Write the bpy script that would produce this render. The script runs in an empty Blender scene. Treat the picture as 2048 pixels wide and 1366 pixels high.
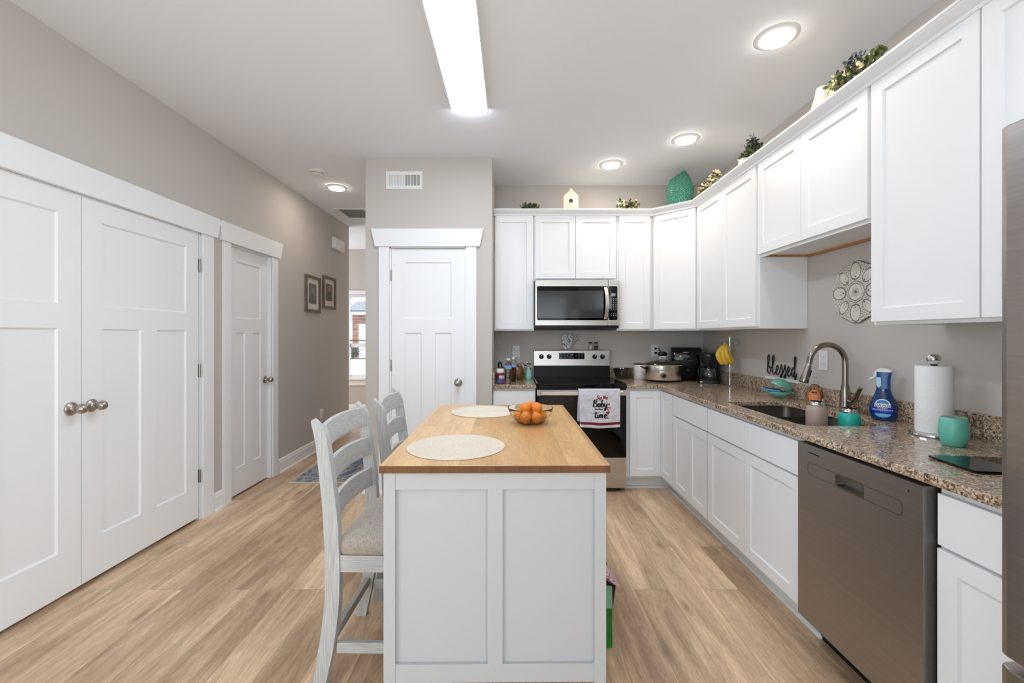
import bpy, math, random
from mathutils import Vector, Matrix, noise as mnoise
random.seed(7)
S = bpy.context.scene
COL = S.collection
PI = math.pi

# ------------------------------------------------------------------ camera
H = 1.33
cam_d = bpy.data.cameras.new('camera')
cam = bpy.data.objects.new('camera', cam_d)
COL.objects.link(cam)
cam.location = (0, 0, H)
cam.rotation_euler = (PI / 2, 0, 0)
cam_d.sensor_width = 36
cam_d.lens = 15.0
cam_d.shift_y = -0.0054
cam_d.clip_start = 0.02
S.camera = cam

# ------------------------------------------------------------------ light and exposure
S.view_settings.view_transform = 'Standard'
S.view_settings.look = 'None'
S.view_settings.gamma = 1
S.view_settings.use_curve_mapping = False
S.view_settings.exposure = 0.09
w = bpy.data.worlds.new('sky')
S.world = w
w.use_nodes = True
wb = w.node_tree.nodes['Background']
wb.inputs[0].default_value = (0.85, 0.93, 1.0, 1)
wb.inputs[1].default_value = 2.25

def area(name, loc, rot, sx, sy, power, color=(1, 1, 1)):
    d = bpy.data.lights.new(name, 'AREA')
    d.shape = 'RECTANGLE'; d.size = sx; d.size_y = sy
    d.energy = power; d.color = color
    o = bpy.data.objects.new(name, d); COL.objects.link(o)
    o.location = loc; o.rotation_euler = rot
    return o
# added fill at an assumed rear patio window, tilted up to brighten the ceiling
area('rear_fill_light', (-0.2, -4.45, 1.35), (PI / 2 + 0.7, 0, 0), 3.4, 2.1, 20, (0.86, 0.94, 1.0))
# added fill in invented side openings, lifting the closet doors and side cabinets
E_SIDE = 54
area('side_fill_light', (-2.25, -1.3, 1.35), (0, -PI / 2 - 0.35, 0), 1.9, 1.6, E_SIDE, (0.78, 0.90, 1.0))
area('side_fill_light', (1.905, -1.3, 1.35), (0, PI / 2 + 0.35, 0), 1.9, 1.6, E_SIDE, (0.78, 0.90, 1.0))
# added fill for the dark hall; no window is built on that side
area('hall_fill_light', (-4.4, 6.7, 1.5), (0, -PI / 2, 0), 1.2, 1.2, 44, (0.90, 0.95, 1.0))
E_TUBE = 27       # fluorescent lens radiance
E_CAN = 76       # recessed light radiance

# ------------------------------------------------------------------ materials
def srgb(r, g, b):
    def f(c):
        c /= 255.0
        return c / 12.92 if c <= 0.04045 else ((c + 0.055) / 1.055) ** 2.4
    return (f(r), f(g), f(b), 1)
MATS = {}
def newmat(name):
    m = bpy.data.materials.new(name); m.use_nodes = True
    nt = m.node_tree
    return m, nt, nt.nodes['Principled BSDF']
def mat(name, rgb, rough=0.5, metal=0.0, noise=0.03, scale=8, bump=0.0, bscale=60, emit=0, trans=0, alpha=1, coat=0, spec=0.5, stretch=(1, 1, 1), sheen=0):
    """procedural: colour with a little noise variation, optional bump"""
    if name in MATS: return MATS[name]
    m, nt, p = newmat(name)
    N, L = nt.nodes, nt.links
    c = srgb(*rgb)
    tc = N.new('ShaderNodeTexCoord'); mp = N.new('ShaderNodeMapping')
    mp.inputs['Scale'].default_value = stretch
    L.new(tc.outputs['Object'], mp.inputs[0])
    nz = N.new('ShaderNodeTexNoise'); nz.inputs['Scale'].default_value = scale; nz.inputs['Detail'].default_value = 3
    L.new(mp.outputs[0], nz.inputs['Vector'])
    mx = N.new('ShaderNodeMix'); mx.data_type = 'RGBA'
    mx.inputs['A'].default_value = tuple(max(0, v * (1 - noise)) for v in c[:3]) + (1,)
    mx.inputs['B'].default_value = tuple(min(1, v * (1 + noise)) for v in c[:3]) + (1,)
    L.new(nz.outputs['Fac'], mx.inputs['Factor'])
    L.new(mx.outputs['Result'], p.inputs['Base Color'])
    p.inputs['Roughness'].default_value = rough
    p.inputs['Metallic'].default_value = metal
    p.inputs['Specular IOR Level'].default_value = spec
    if coat: p.inputs['Coat Weight'].default_value = coat
    if sheen: p.inputs['Sheen Weight'].default_value = sheen
    if trans: p.inputs['Transmission Weight'].default_value = trans
    if emit:
        p.inputs['Emission Color'].default_value = c; p.inputs['Emission Strength'].default_value = emit
    if bump:
        n2 = N.new('ShaderNodeTexNoise'); n2.inputs['Scale'].default_value = bscale; n2.inputs['Detail'].default_value = 4
        L.new(mp.outputs[0], n2.inputs['Vector'])
        b = N.new('ShaderNodeBump'); b.inputs['Strength'].default_value = bump; b.inputs['Distance'].default_value = 0.002
        L.new(n2.outputs['Fac'], b.inputs['Height']); L.new(b.outputs[0], p.inputs['Normal'])
    MATS[name] = m
    return m
def math_node(nt, op, a, b=None, c=None):
    n = nt.nodes.new('ShaderNodeMath'); n.operation = op
    for i, v in enumerate((a, b, c)):
        if v is None: continue
        if isinstance(v, (int, float)): n.inputs[i].default_value = v
        else: nt.links.new(v, n.inputs[i])
    return n.outputs[0]
def ramp(nt, fac, stops, interp='LINEAR'):
    r = nt.nodes.new('ShaderNodeValToRGB'); r.color_ramp.interpolation = interp
    el = r.color_ramp.elements
    while len(el) < len(stops): el.new(0.5)
    for e, (p, c) in zip(el, stops):
        e.position = p; e.color = c if len(c) == 4 else srgb(*c)
    nt.links.new(fac, r.inputs[0]); return r.outputs[0]
def mixc(nt, fac, a, b, mode='MIX'):
    n = nt.nodes.new('ShaderNodeMix'); n.data_type = 'RGBA'; n.blend_type = mode
    for k, v in (('Factor', fac), ('A', a), ('B', b)):
        if isinstance(v, (int, float)): n.inputs[k].default_value = v
        elif isinstance(v, tuple): n.inputs[k].default_value = v
        else: nt.links.new(v, n.inputs[k])
    return n.outputs['Result']
def wood_planks(name, plank_l, plank_w, light, dark, rough, seam=0.0012, grain=14, ring=0, knots=True, contrast=1.0, pv=0.2):
    m, nt, p = newmat(name); N, L = nt.nodes, nt.links
    tc = N.new('ShaderNodeTexCoord')
    sx = N.new('ShaderNodeSeparateXYZ'); L.new(tc.outputs['Object'], sx.inputs[0])
    cb = N.new('ShaderNodeCombineXYZ'); L.new(sx.outputs['Y'], cb.inputs['X']); L.new(sx.outputs['X'], cb.inputs['Y'])
    br = N.new('ShaderNodeTexBrick'); L.new(cb.outputs[0], br.inputs['Vector'])
    br.offset = 0.37; br.offset_frequency = 2; br.squash = 1
    br.inputs['Color1'].default_value = (0, 0, 0, 1); br.inputs['Color2'].default_value = (1, 1, 1, 1)
    br.inputs['Mortar'].default_value = (0.5, 0.5, 0.5, 1)
    br.inputs['Scale'].default_value = 1; br.inputs['Mortar Size'].default_value = seam; br.inputs['Mortar Smooth'].default_value = 0.1
    br.inputs['Bias'].default_value = 0; br.inputs['Brick Width'].default_value = plank_l; br.inputs['Row Height'].default_value = plank_w
    rnd = N.new('ShaderNodeSeparateColor'); L.new(br.outputs['Color'], rnd.inputs[0])
    r = rnd.outputs[0]
    # grain coordinates : stretched along Y, shifted for every plank
    g = N.new('ShaderNodeCombineXYZ')
    L.new(math_node(nt, 'ADD', sx.outputs['X'], math_node(nt, 'MULTIPLY', r, 7.3)), g.inputs['X'])
    L.new(math_node(nt, 'MULTIPLY', sx.outputs['Y'], 0.11), g.inputs['Y'])
    L.new(math_node(nt, 'MULTIPLY', r, 11.0), g.inputs['Z'])
    n1 = N.new('ShaderNodeTexNoise'); L.new(g.outputs[0], n1.inputs['Vector'])
    n1.inputs['Scale'].default_value = grain; n1.inputs['Detail'].default_value = 6; n1.inputs['Roughness'].default_value = 0.62; n1.inputs['Distortion'].default_value = 0.5
    n2 = N.new('ShaderNodeTexNoise'); L.new(g.outputs[0], n2.inputs['Vector'])
    n2.inputs['Scale'].default_value = grain * 14; n2.inputs['Detail'].default_value = 3
    n3 = N.new('ShaderNodeTexNoise'); n3.inputs['Scale'].default_value = 4.0; n3.inputs['Detail'].default_value = 2
    g3 = N.new('ShaderNodeCombineXYZ')
    L.new(math_node(nt, 'ADD', sx.outputs['X'], math_node(nt, 'MULTIPLY', r, 3.3)), g3.inputs['X'])
    L.new(math_node(nt, 'MULTIPLY', sx.outputs['Y'], 0.35), g3.inputs['Y'])
    L.new(g3.outputs[0], n3.inputs['Vector'])
    f = math_node(nt, 'ADD', math_node(nt, 'MULTIPLY', n1.outputs['Fac'], 0.64), math_node(nt, 'MULTIPLY', n2.outputs['Fac'], 0.26))
    f = math_node(nt, 'ADD', f, math_node(nt, 'MULTIPLY', n3.outputs['Fac'], 0.30))
    f = math_node(nt, 'ADD', f, math_node(nt, 'MULTIPLY', math_node(nt, 'SUBTRACT', r, 0.5), pv * contrast))
    lo, hi = 0.60 - 0.19 / contrast, 0.60 + 0.19 / contrast
    col = ramp(nt, f, [(lo, dark), ((lo + hi) / 2, tuple((a + b) / 2 for a, b in zip(dark, light))), (hi, light)])
    if ring:
        gr = N.new('ShaderNodeCombineXYZ')
        L.new(math_node(nt, 'ADD', sx.outputs['X'], math_node(nt, 'MULTIPLY', r, 5.1)), gr.inputs['X'])
        L.new(math_node(nt, 'MULTIPLY', sx.outputs['Y'], 0.17), gr.inputs['Y'])
        L.new(math_node(nt, 'MULTIPLY', r, 17.0), gr.inputs['Z'])
        nr = N.new('ShaderNodeTexNoise'); L.new(gr.outputs[0], nr.inputs['Vector'])
        nr.inputs['Scale'].default_value = 9; nr.inputs['Detail'].default_value = 1.5; nr.inputs['Distortion'].default_value = 0.25
        fr = math_node(nt, 'FRACT', math_node(nt, 'MULTIPLY', nr.outputs['Fac'], ring))
        line = ramp(nt, fr, [(0.0, (1, 1, 1, 1)), (0.30, (0, 0, 0, 1)), (0.88, (0, 0, 0, 1)), (1.0, (1, 1, 1, 1))])
        ln = N.new('ShaderNodeSeparateColor'); L.new(line, ln.inputs[0])
        col = mixc(nt, math_node(nt, 'MULTIPLY', ln.outputs[0], 0.22), col, srgb(*[c * 0.72 for c in dark]))
    if knots:
        gk = N.new('ShaderNodeCombineXYZ')
        L.new(math_node(nt, 'ADD', sx.outputs['X'], math_node(nt, 'MULTIPLY', n1.outputs['Fac'], 0.05)), gk.inputs['X'])
        L.new(math_node(nt, 'MULTIPLY', sx.outputs['Y'], 0.30), gk.inputs['Y'])
        vk = N.new('ShaderNodeTexVoronoi'); vk.voronoi_dimensions = '2D'; vk.inputs['Scale'].default_value = 2.9; L.new(gk.outputs[0], vk.inputs['Vector'])
        kk = ramp(nt, vk.outputs['Distance'], [(0.0, (1, 1, 1, 1)), (0.02, (0.8, 0.8, 0.8, 1)), (0.075, (0, 0, 0, 1))])
        ks = N.new('ShaderNodeSeparateColor'); L.new(kk, ks.inputs[0])
        col = mixc(nt, math_node(nt, 'MULTIPLY', ks.outputs[0], 0.55), col, srgb(*[c * 0.6 for c in dark]))
    seamf = math_node(nt, 'MULTIPLY', br.outputs['Fac'], 0.45)
    col = mixc(nt, seamf, col, srgb(*[c * 0.55 for c in dark]))
    L.new(col, p.inputs['Base Color'])
    p.inputs['Roughness'].default_value = rough
    b = N.new('ShaderNodeBump'); b.inputs['Strength'].default_value = 0.12; b.inputs['Distance'].default_value = 0.002
    L.new(n2.outputs['Fac'], b.inputs['Height']); L.new(b.outputs[0], p.inputs['Normal'])
    return m
M_FLOOR = wood_planks('oak_plank_floor', 1.22, 0.182, (240, 207, 169), (166, 135, 106), 0.36, knots=True, contrast=1.25, pv=0.11)
M_BLOCK = wood_planks('butcher_block_top', 1.9, 0.118, (226, 184, 128), (188, 140, 86), 0.30, seam=0.0006, grain=11, ring=22, knots=False, contrast=1.0, pv=0.26)
def streak(name, light, dark, rough, axis='Z', scale=90, amount=(0.45, 0.62), ratio=0.06):
    """painted / washed wood with fine streaks running along one axis"""
    m, nt, p = newmat(name); N, L = nt.nodes, nt.links
    tc = N.new('ShaderNodeTexCoord'); mp = N.new('ShaderNodeMapping')
    sc = [1, 1, 1]; sc['XYZ'.index(axis)] = ratio
    mp.inputs['Scale'].default_value = sc; L.new(tc.outputs['Object'], mp.inputs[0])
    n = N.new('ShaderNodeTexNoise'); n.inputs['Scale'].default_value = scale; n.inputs['Detail'].default_value = 5
    L.new(mp.outputs[0], n.inputs['Vector'])
    L.new(ramp(nt, n.outputs['Fac'], [(amount[0], dark), (amount[1], light)]), p.inputs['Base Color'])
    p.inputs['Roughness'].default_value = rough
    b = N.new('ShaderNodeBump'); b.inputs['Strength'].default_value = 0.08; b.inputs['Distance'].default_value = 0.001
    L.new(n.outputs['Fac'], b.inputs['Height']); L.new(b.outputs[0], p.inputs['Normal'])
    return m
M_WASH = streak('whitewashed_wood', (199, 198, 195), (174, 174, 173), 0.6, 'Z', 330, (0.36, 0.62), 0.035)
M_WASH_Y = streak('whitewashed_wood_across', (199, 198, 195), (174, 174, 173), 0.6, 'Y', 330, (0.36, 0.62), 0.035)
M_WASH_X = streak('whitewashed_wood_along', (199, 198, 195), (174, 174, 173), 0.6, 'X', 330, (0.36, 0.62), 0.035)
def steel(name, rgb, rough, axis='Z', aniso=0.35):
    m, nt, p = newmat(name); N, L = nt.nodes, nt.links
    tc = N.new('ShaderNodeTexCoord'); mp = N.new('ShaderNodeMapping')
    sc = [160, 160, 160]; sc['XYZ'.index(axis)] = 1.2
    mp.inputs['Scale'].default_value = sc; L.new(tc.outputs['Object'], mp.inputs[0])
    n = N.new('ShaderNodeTexNoise'); n.inputs['Scale'].default_value = 1; n.inputs['Detail'].default_value = 2
    L.new(mp.outputs[0], n.inputs['Vector'])
    c = srgb(*rgb)
    L.new(ramp(nt, n.outputs['Fac'], [(0.3, tuple(v * 0.90 for v in c[:3]) + (1,)), (0.7, c)]), p.inputs['Base Color'])
    rr = math_node(nt, 'ADD', math_node(nt, 'MULTIPLY', n.outputs['Fac'], 0.10), rough - 0.05)
    L.new(rr, p.inputs['Roughness'])
    p.inputs['Metallic'].default_value = 1.0
    return m
M_STEEL = steel('brushed_stainless', (205, 200, 194), 0.30, 'X')
M_STEEL_Y = steel('brushed_stainless_dark', (168, 164, 160), 0.42, 'Y')
M_FRIDGE = steel('brushed_stainless_fridge', (172, 165, 160), 0.34, 'Y')
M_CHROME = mat('chrome', (225, 225, 228), 0.08, 1.0, noise=0.0)
M_NICKEL = mat('satin_nickel', (172, 165, 157), 0.27, 1.0, noise=0.03)
M_WALL = mat('greige_wall_paint', (199, 192, 185), 0.75, noise=0.012, scale=2, bump=0.05, bscale=300)
M_CEIL = mat('ceiling_paint', (241, 243, 247), 0.85, noise=0.008, scale=2, bump=0.05, bscale=260)
M_TRIM = mat('white_trim_paint', (241, 241, 241), 0.38, noise=0.005)
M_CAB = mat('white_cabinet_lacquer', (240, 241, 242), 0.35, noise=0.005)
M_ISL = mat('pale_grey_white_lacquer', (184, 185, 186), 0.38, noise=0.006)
M_BLACK = mat('black_plastic', (10, 10, 11), 0.35, noise=0.05, spec=0.3)
M_BLKGLASS = mat('black_glass', (5, 5, 6), 0.05, noise=0.0, spec=0.28)
M_DARK = mat('dark_void', (14, 12, 11), 0.9, noise=0.05)
M_WHITEP = mat('white_plastic', (236, 236, 234), 0.35, noise=0.004)
M_STRIP = mat('raw_wood_strip', (186, 132, 80), 0.6, noise=0.12, scale=30)
M_GREEN = mat('leaf_green', (104, 118, 66), 0.55, noise=0.35, scale=40)
M_DKGREEN = mat('dark_leaf_green', (64, 76, 50), 0.55, noise=0.35, scale=40)
M_GREY_LEAF = mat('grey_blue_leaf', (92, 100, 106), 0.6, noise=0.25, scale=40)
M_CREAM_FL = mat('cream_petals', (228, 212, 168), 0.6, noise=0.12, scale=50)
M_BLOCK_END = wood_planks('oiled_end_grain', 1.9, 0.118, (118, 74, 34), (88, 52, 20), 0.4, seam=0.0006, grain=30, knots=False, contrast=1.0, pv=0.2)
def glassy(name, rgb, rough=0.02, ior=1.45):
    m, nt, p = newmat(name); N, L = nt.nodes, nt.links
    nz = N.new('ShaderNodeTexNoise'); nz.inputs['Scale'].default_value = 5
    c = srgb(*rgb)
    L.new(mixc(nt, nz.outputs['Fac'], tuple(v * 0.98 for v in c[:3]) + (1,), c), p.inputs['Base Color'])
    p.inputs['Roughness'].default_value = rough; p.inputs['Transmission Weight'].default_value = 1.0; p.inputs['IOR'].default_value = ior
    return m
M_GLASS = glassy('clear_glass', (246, 252, 250))
def granite():
    m, nt, p = newmat('brown_speckled_granite'); N, L = nt.nodes, nt.links
    tc = N.new('ShaderNodeTexCoord')
    nd = N.new('ShaderNodeTexNoise'); nd.inputs['Scale'].default_value = 45; nd.inputs['Detail'].default_value = 3
    L.new(tc.outputs['Object'], nd.inputs['Vector'])
    add = N.new('ShaderNodeMixRGB'); add.blend_type = 'ADD'; add.inputs[0].default_value = 0.03
    L.new(tc.outputs['Object'], add.inputs[1]); L.new(nd.outputs['Color'], add.inputs[2])
    v1 = N.new('ShaderNodeTexVoronoi'); v1.inputs['Scale'].default_value = 185; L.new(add.outputs[0], v1.inputs['Vector'])
    s1 = N.new('ShaderNodeSeparateColor'); L.new(v1.outputs['Color'], s1.inputs[0])
    n1 = N.new('ShaderNodeTexNoise'); n1.inputs['Scale'].default_value = 85; n1.inputs['Detail'].default_value = 4; n1.inputs['Distortion'].default_value = 1.2
    L.new(tc.outputs['Object'], n1.inputs['Vector'])
    f = math_node(nt, 'ADD', math_node(nt, 'MULTIPLY', s1.outputs[0], 0.42), math_node(nt, 'MULTIPLY', n1.outputs['Fac'], 0.72))
    col = ramp(nt, f, [(0.30, (58, 48, 42)), (0.42, (108, 88, 72)), (0.52, (158, 132, 108)), (0.64, (184, 161, 136)), (0.78, (216, 200, 180))])
    L.new(col, p.inputs['Base Color'])
    p.inputs['Roughness'].default_value = 0.13; p.inputs['Coat Weight'].default_value = 0.25; p.inputs['Coat Roughness'].default_value = 0.08
    return m
M_GRANITE = granite()
def weave(name, a, b, scale=260):
    m, nt, p = newmat(name); N, L = nt.nodes, nt.links
    tc = N.new('ShaderNodeTexCoord')
    outs = []
    for sc in ((scale, scale * 0.12, scale * 0.12), (scale * 0.12, scale, scale)):
        mp = N.new('ShaderNodeMapping'); mp.inputs['Scale'].default_value = sc; L.new(tc.outputs['Object'], mp.inputs[0])
        n = N.new('ShaderNodeTexNoise'); n.inputs['Scale'].default_value = 1; n.inputs['Detail'].default_value = 2; L.new(mp.outputs[0], n.inputs['Vector']); outs.append(n.outputs['Fac'])
    f = math_node(nt, 'MULTIPLY', math_node(nt, 'ADD', outs[0], outs[1]), 0.5)
    L.new(ramp(nt, f, [(0.36, a), (0.62, b)]), p.inputs['Base Color'])
    p.inputs['Roughness'].default_value = 0.9; p.inputs['Sheen Weight'].default_value = 0.2
    bp = N.new('ShaderNodeBump'); bp.inputs['Strength'].default_value = 0.35; bp.inputs['Distance'].default_value = 0.001
    L.new(f, bp.inputs['Height']); L.new(bp.outputs[0], p.inputs['Normal'])
    return m
M_LINEN = weave('oatmeal_linen', (142, 129, 116), (192, 180, 166), 620)
def emissive(name, rgb, strength):
    m, nt, p = newmat(name)
    nt.nodes.remove(p)
    e = nt.nodes.new('ShaderNodeEmission'); e.inputs[0].default_value = srgb(*rgb); e.inputs[1].default_value = strength
    nt.links.new(e.outputs[0], nt.nodes['Material Output'].inputs[0])
    return m
M_TUBE = emissive('lit_acrylic_lens', (224, 238, 255), E_TUBE)
M_CAN = emissive('lit_led_lens', (255, 244, 230), E_CAN)

# ------------------------------------------------------------------ mesh builder
class MB:
    def __init__(s):
        s.v = []; s.f = []; s.m = []; s.mats = []; s.cur = 0; s.T = None
    def use(s, m):
        if m not in s.mats: s.mats.append(m)
        s.cur = s.mats.index(m); return s
    def P(s, p):
        if s.T is not None: p = s.T @ Vector(p)
        s.v.append(tuple(p)); return len(s.v) - 1
    def F(s, *idx): s.f.append(tuple(idx)); s.m.append(s.cur)
    def box(s, x0, x1, y0, y1, z0, z1):
        x0, x1 = sorted((x0, x1)); y0, y1 = sorted((y0, y1)); z0, z1 = sorted((z0, z1))
        i = [s.P((x, y, z)) for z in (z0, z1) for x, y in ((x0, y0), (x1, y0), (x1, y1), (x0, y1))]
        for q in ((3, 2, 1, 0), (4, 5, 6, 7), (0, 1, 5, 4), (1, 2, 6, 5), (2, 3, 7, 6), (3, 0, 4, 7)): s.F(*[i[k] for k in q])
        return s
    def prism(s, poly, z0, z1, axis='z'):
        """polygon (ccw) extruded along an axis; poly in the remaining two axes"""
        def mk(a, b, c):
            return {'z': (a, b, c), 'y': (a, c, b), 'x': (c, a, b)}[axis]
        n = len(poly)
        a = [s.P(mk(p[0], p[1], z0)) for p in poly]; b = [s.P(mk(p[0], p[1], z1)) for p in poly]
        if axis == 'y': a, b = b, a
        s.F(*a[::-1]); s.F(*b)
        for k in range(n): s.F(a[k], a[(k + 1) % n], b[(k + 1) % n], b[k])
        return s
    def loft(s, rings, cap=True, close=True):
        ids = [[s.P(p) for p in r] for r in rings]
        n = len(rings[0])
        for a, b in zip(ids, ids[1:]):
            for k in range(n if close else n - 1): s.F(a[k], a[(k + 1) % n], b[(k + 1) % n], b[k])
        if cap: s.F(*ids[0][::-1]); s.F(*ids[-1])
        return s
    def lathe(s, prof, c=(0, 0, 0), seg=32, sx=1, sy=1, rot=0, cap=True, axis='z', wob=None):
        rings = []
        for r, z in prof:
            ring = []
            for k in range(seg):
                t = 2 * PI * k / seg
                rr = r * (wob(t, z) if wob else 1)
                x, y = rr * math.cos(t) * sx, rr * math.sin(t) * sy
                x, y = x * math.cos(rot) - y * math.sin(rot), x * math.sin(rot) + y * math.cos(rot)
                q = (x, y, z) if axis == 'z' else ((z, x, y) if axis == 'x' else (y, z, x))
                ring.append((c[0] + q[0], c[1] + q[1], c[2] + q[2]))
            rings.append(ring)
        return s.loft(rings, cap)
    def tube(s, pts, r, seg=10, cap=True, flat=1.0):
        pts = [Vector(p) for p in pts]; n = len(pts)
        rs = r if isinstance(r, (list, tuple)) else [r] * n
        rings = []; up = None
        for i, p in enumerate(pts):
            t = (pts[min(i + 1, n - 1)] - pts[max(i - 1, 0)]).normalized()
            if up is None:
                up = Vector((0, 0, 1)) if abs(t.z) < 0.9 else Vector((1, 0, 0))
            a = t.cross(up).normalized(); up = a.cross(t).normalized()
            rings.append([tuple(p + (a * math.cos(2 * PI * k / seg) + up * math.sin(2 * PI * k / seg) * flat) * rs[i]) for k in range(seg)])
        return s.loft(rings, cap)
    def sphere(s, c, r, seg=16, rings=10, sx=1, sy=1, sz=1):
        prof = [(r * math.sin(PI * k / rings), -r * math.cos(PI * k / rings) * sz) for k in range(rings + 1)]
        prof[0] = (r * 0.02, prof[0][1]); prof[-1] = (r * 0.02, prof[-1][1])
        return s.lathe(prof, c, seg, sx, sy)
    def merge(s, verts, faces, T=None):
        T = T or Matrix()
        o = len(s.v)
        for v in verts: s.P(T @ Vector(v))
        for f in faces: s.F(*[o + k for k in f])
        return s

ORG = {}
def build(name, mb, m=None, parent=None, smooth=None, bev=0, seg=2, sub=0, local=False, autosmooth=40):
    me = bpy.data.meshes.new(name)
    vs = [Vector(v) for v in mb.v]
    if parent is not None:
        o0 = Vector((0, 0, 0)) if local else ORG[parent.name]
        loc = Vector((0, 0, 0)); org = ORG[parent.name]
    else:
        lo = [min(v[i] for v in vs) for i in range(3)]; hi = [max(v[i] for v in vs) for i in range(3)]
        o0 = Vector(((lo[0] + hi[0]) / 2, (lo[1] + hi[1]) / 2, lo[2])); loc = o0; org = o0
    me.from_pydata([tuple(v - o0) for v in vs], [], mb.f)
    if mb.mats:
        for q in mb.mats: me.materials.append(q)
        me.polygons.foreach_set('material_index', mb.m)
    elif m is not None: me.materials.append(m)
    me.validate(); me.update()
    o = bpy.data.objects.new(name, me); COL.objects.link(o)
    o.location = loc
    if parent is not None: o.parent = parent
    ORG[o.name] = org
    import bmesh
    bm = bmesh.new(); bm.from_mesh(me); bmesh.ops.recalc_face_normals(bm, faces=bm.faces); 
    if smooth:
        for f in bm.faces: f.smooth = True
        ang = math.radians(autosmooth)
        for e in bm.edges:
            if len(e.link_faces) == 2 and e.calc_face_angle(0) > ang: e.smooth = False
    bm.to_mesh(me); bm.free()
    if bev:
        b = o.modifiers.new('bevel', 'BEVEL'); b.width = bev; b.segments = seg; b.limit_method = 'ANGLE'; b.angle_limit = math.radians(30); b.harden_normals = False
    if sub:
        d = o.modifiers.new('sub', 'SUBSURF'); d.levels = sub; d.render_levels = sub
    return o
def tag(o, label, cat, group=None, kind=None):
    o['label'] = label; o['category'] = cat
    if group: o['group'] = group
    if kind: o['kind'] = kind
    return o
def thing(name, loc, label, cat, group=None, rz=0):
    o = bpy.data.objects.new(name, None); COL.objects.link(o)
    o.empty_display_size = 0.05
    o.location = loc; o.rotation_euler = (0, 0, rz)
    ORG[o.name] = Vector(loc)
    return tag(o, label, cat, group)
def struct(name, mb, m=None, **k):
    o = build(name, mb, m, **k); o['kind'] = 'structure'; return o
def part_label(o, t): o['label'] = t; return o
def copy_tree(o, parent=None):
    c = o.copy(); COL.objects.link(c); c.parent = parent
    ORG[c.name] = ORG.get(o.name, Vector())
    for ch in list(o.children): copy_tree(ch, c)
    return c
def frame_m(o, u, v, n):
    """matrix mapping (u, v, n) coordinates to the world"""
    u, v, n, o = Vector(u), Vector(v), Vector(n), Vector(o)
    return Matrix(((u.x, v.x, n.x, o.x), (u.y, v.y, n.y, o.y), (u.z, v.z, n.z, o.z), (0, 0, 0, 1)))
def catmull(pts, k=6):
    pts = [Vector(p) for p in pts]
    P = [pts[0]] + pts + [pts[-1]]; out = []
    for i in range(1, len(P) - 2):
        for j in range(k):
            t = j / k
            a, b, c, d = P[i - 1], P[i], P[i + 1], P[i + 2]
            out.append(0.5 * ((2 * b) + (c - a) * t + (2 * a - 5 * b + 4 * c - d) * t * t + (3 * b - a - 3 * c + d) * t ** 3))
    out.append(pts[-1]); return out
def text_into(mb, body, T, size, depth=0.0004, cx=True, sx=1.0):
    cu = bpy.data.curves.new('tmp_lettering', 'FONT'); cu.body = body; cu.size = size; cu.extrude = depth
    if cx: cu.align_x = 'CENTER'
    cu.resolution_u = 3
    ob = bpy.data.objects.new('tmp_lettering', cu); COL.objects.link(ob)
    dg = bpy.context.evaluated_depsgraph_get()
    me = bpy.data.meshes.new_from_object(ob.evaluated_get(dg))
    mb.merge([tuple(v.co) for v in me.vertices], [tuple(p.vertices) for p in me.polygons], T @ Matrix.Diagonal((sx, 1, 1, 1)))
    bpy.data.objects.remove(ob); bpy.data.curves.remove(cu); bpy.data.meshes.remove(me)

# ------------------------------------------------------------------ main dimensions
XL, XR = -2.26, 1.915          # left and right walls
YB = 4.275                     # kitchen back wall
YP = 3.61                      # pantry front wall
PX0, PX1 = -1.24, -0.17        # pantry block
YF = 7.42                      # hall far wall
YE = 5.91                      # end of the left wall
ZC = 2.84                      # ceiling
YR = -4.5                      # rear wall
XW = -5.0                      # far side of the hall
XF = 1.272                     # base cabinet door face, window-side run
YFB = 3.65                     # base cabinet door face, back run
XU = 1.585                     # upper door face
YU = 3.94
# ================================================================== room shell
struct('floor', MB().box(XW - 0.1, XR + 0.1, YR - 0.1, YF + 0.12, -0.05, 0), M_FLOOR)
struct('ceiling', MB().box(XW - 0.1, XR + 0.1, YR - 0.1, YF + 0.12, ZC, ZC + 0.1), M_CEIL)
DT = 2.075   # door opening height
wl = MB()
WT = 0.12
wl.box(XL - WT, XL, -2.1, -0.5, 0, 0.4); wl.box(XL - WT, XL, -2.1, -0.5, 2.3, ZC)  # unseen opening added for the side fill lamp
for y0, y1, z0 in ((YR, -2.1, 0), (-0.5, 1.38, 0), (1.38, 3.105, DT), (3.105, 3.405, 0), (3.405, 4.015, DT), (4.015, YE, 0)):
    wl.box(XL - WT, XL, y0, y1, z0, ZC)
wl.box(XL - WT, XL - WT + 0.02, 1.38, 3.105, 0, DT); wl.box(XL - WT, XL - WT + 0.02, 3.405, 4.015, 0, DT)
struct('wall_left', wl, M_WALL)
mb = MB(); mb.box(XR, XR + 0.1, YR, -2.1, 0, ZC); mb.box(XR, XR + 0.1, -0.5, YB + 0.1, 0, ZC); mb.box(XR, XR + 0.1, -2.1, -0.5, 0, 0.4); mb.box(XR, XR + 0.1, -2.1, -0.5, 2.3, ZC)  # includes an unseen opening added for the opposite side fill lamp
struct('wall_right', mb, M_WALL)
struct('wall_back', MB().box(PX1, XR, YB, YB + 0.1, 0, ZC), M_WALL)
wp = MB()
wp.box(PX0, -1.035, YP, YP + 0.1, 0, ZC); wp.box(-0.385, PX1, YP, YP + 0.1, 0, ZC); wp.box(-1.035, -0.385, YP, YP + 0.1, 2.085, ZC)
wp.box(-1.035, -0.385, YP + 0.08, YP + 0.1, 0, 2.085)
wp.box(PX1 - 0.1, PX1, YP + 0.1, YB + 0.1, 0, ZC)
wp.box(PX0, PX0 + 0.1, YP + 0.1, YF, 0, ZC)
struct('wall_pantry', wp, M_WALL)
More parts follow.
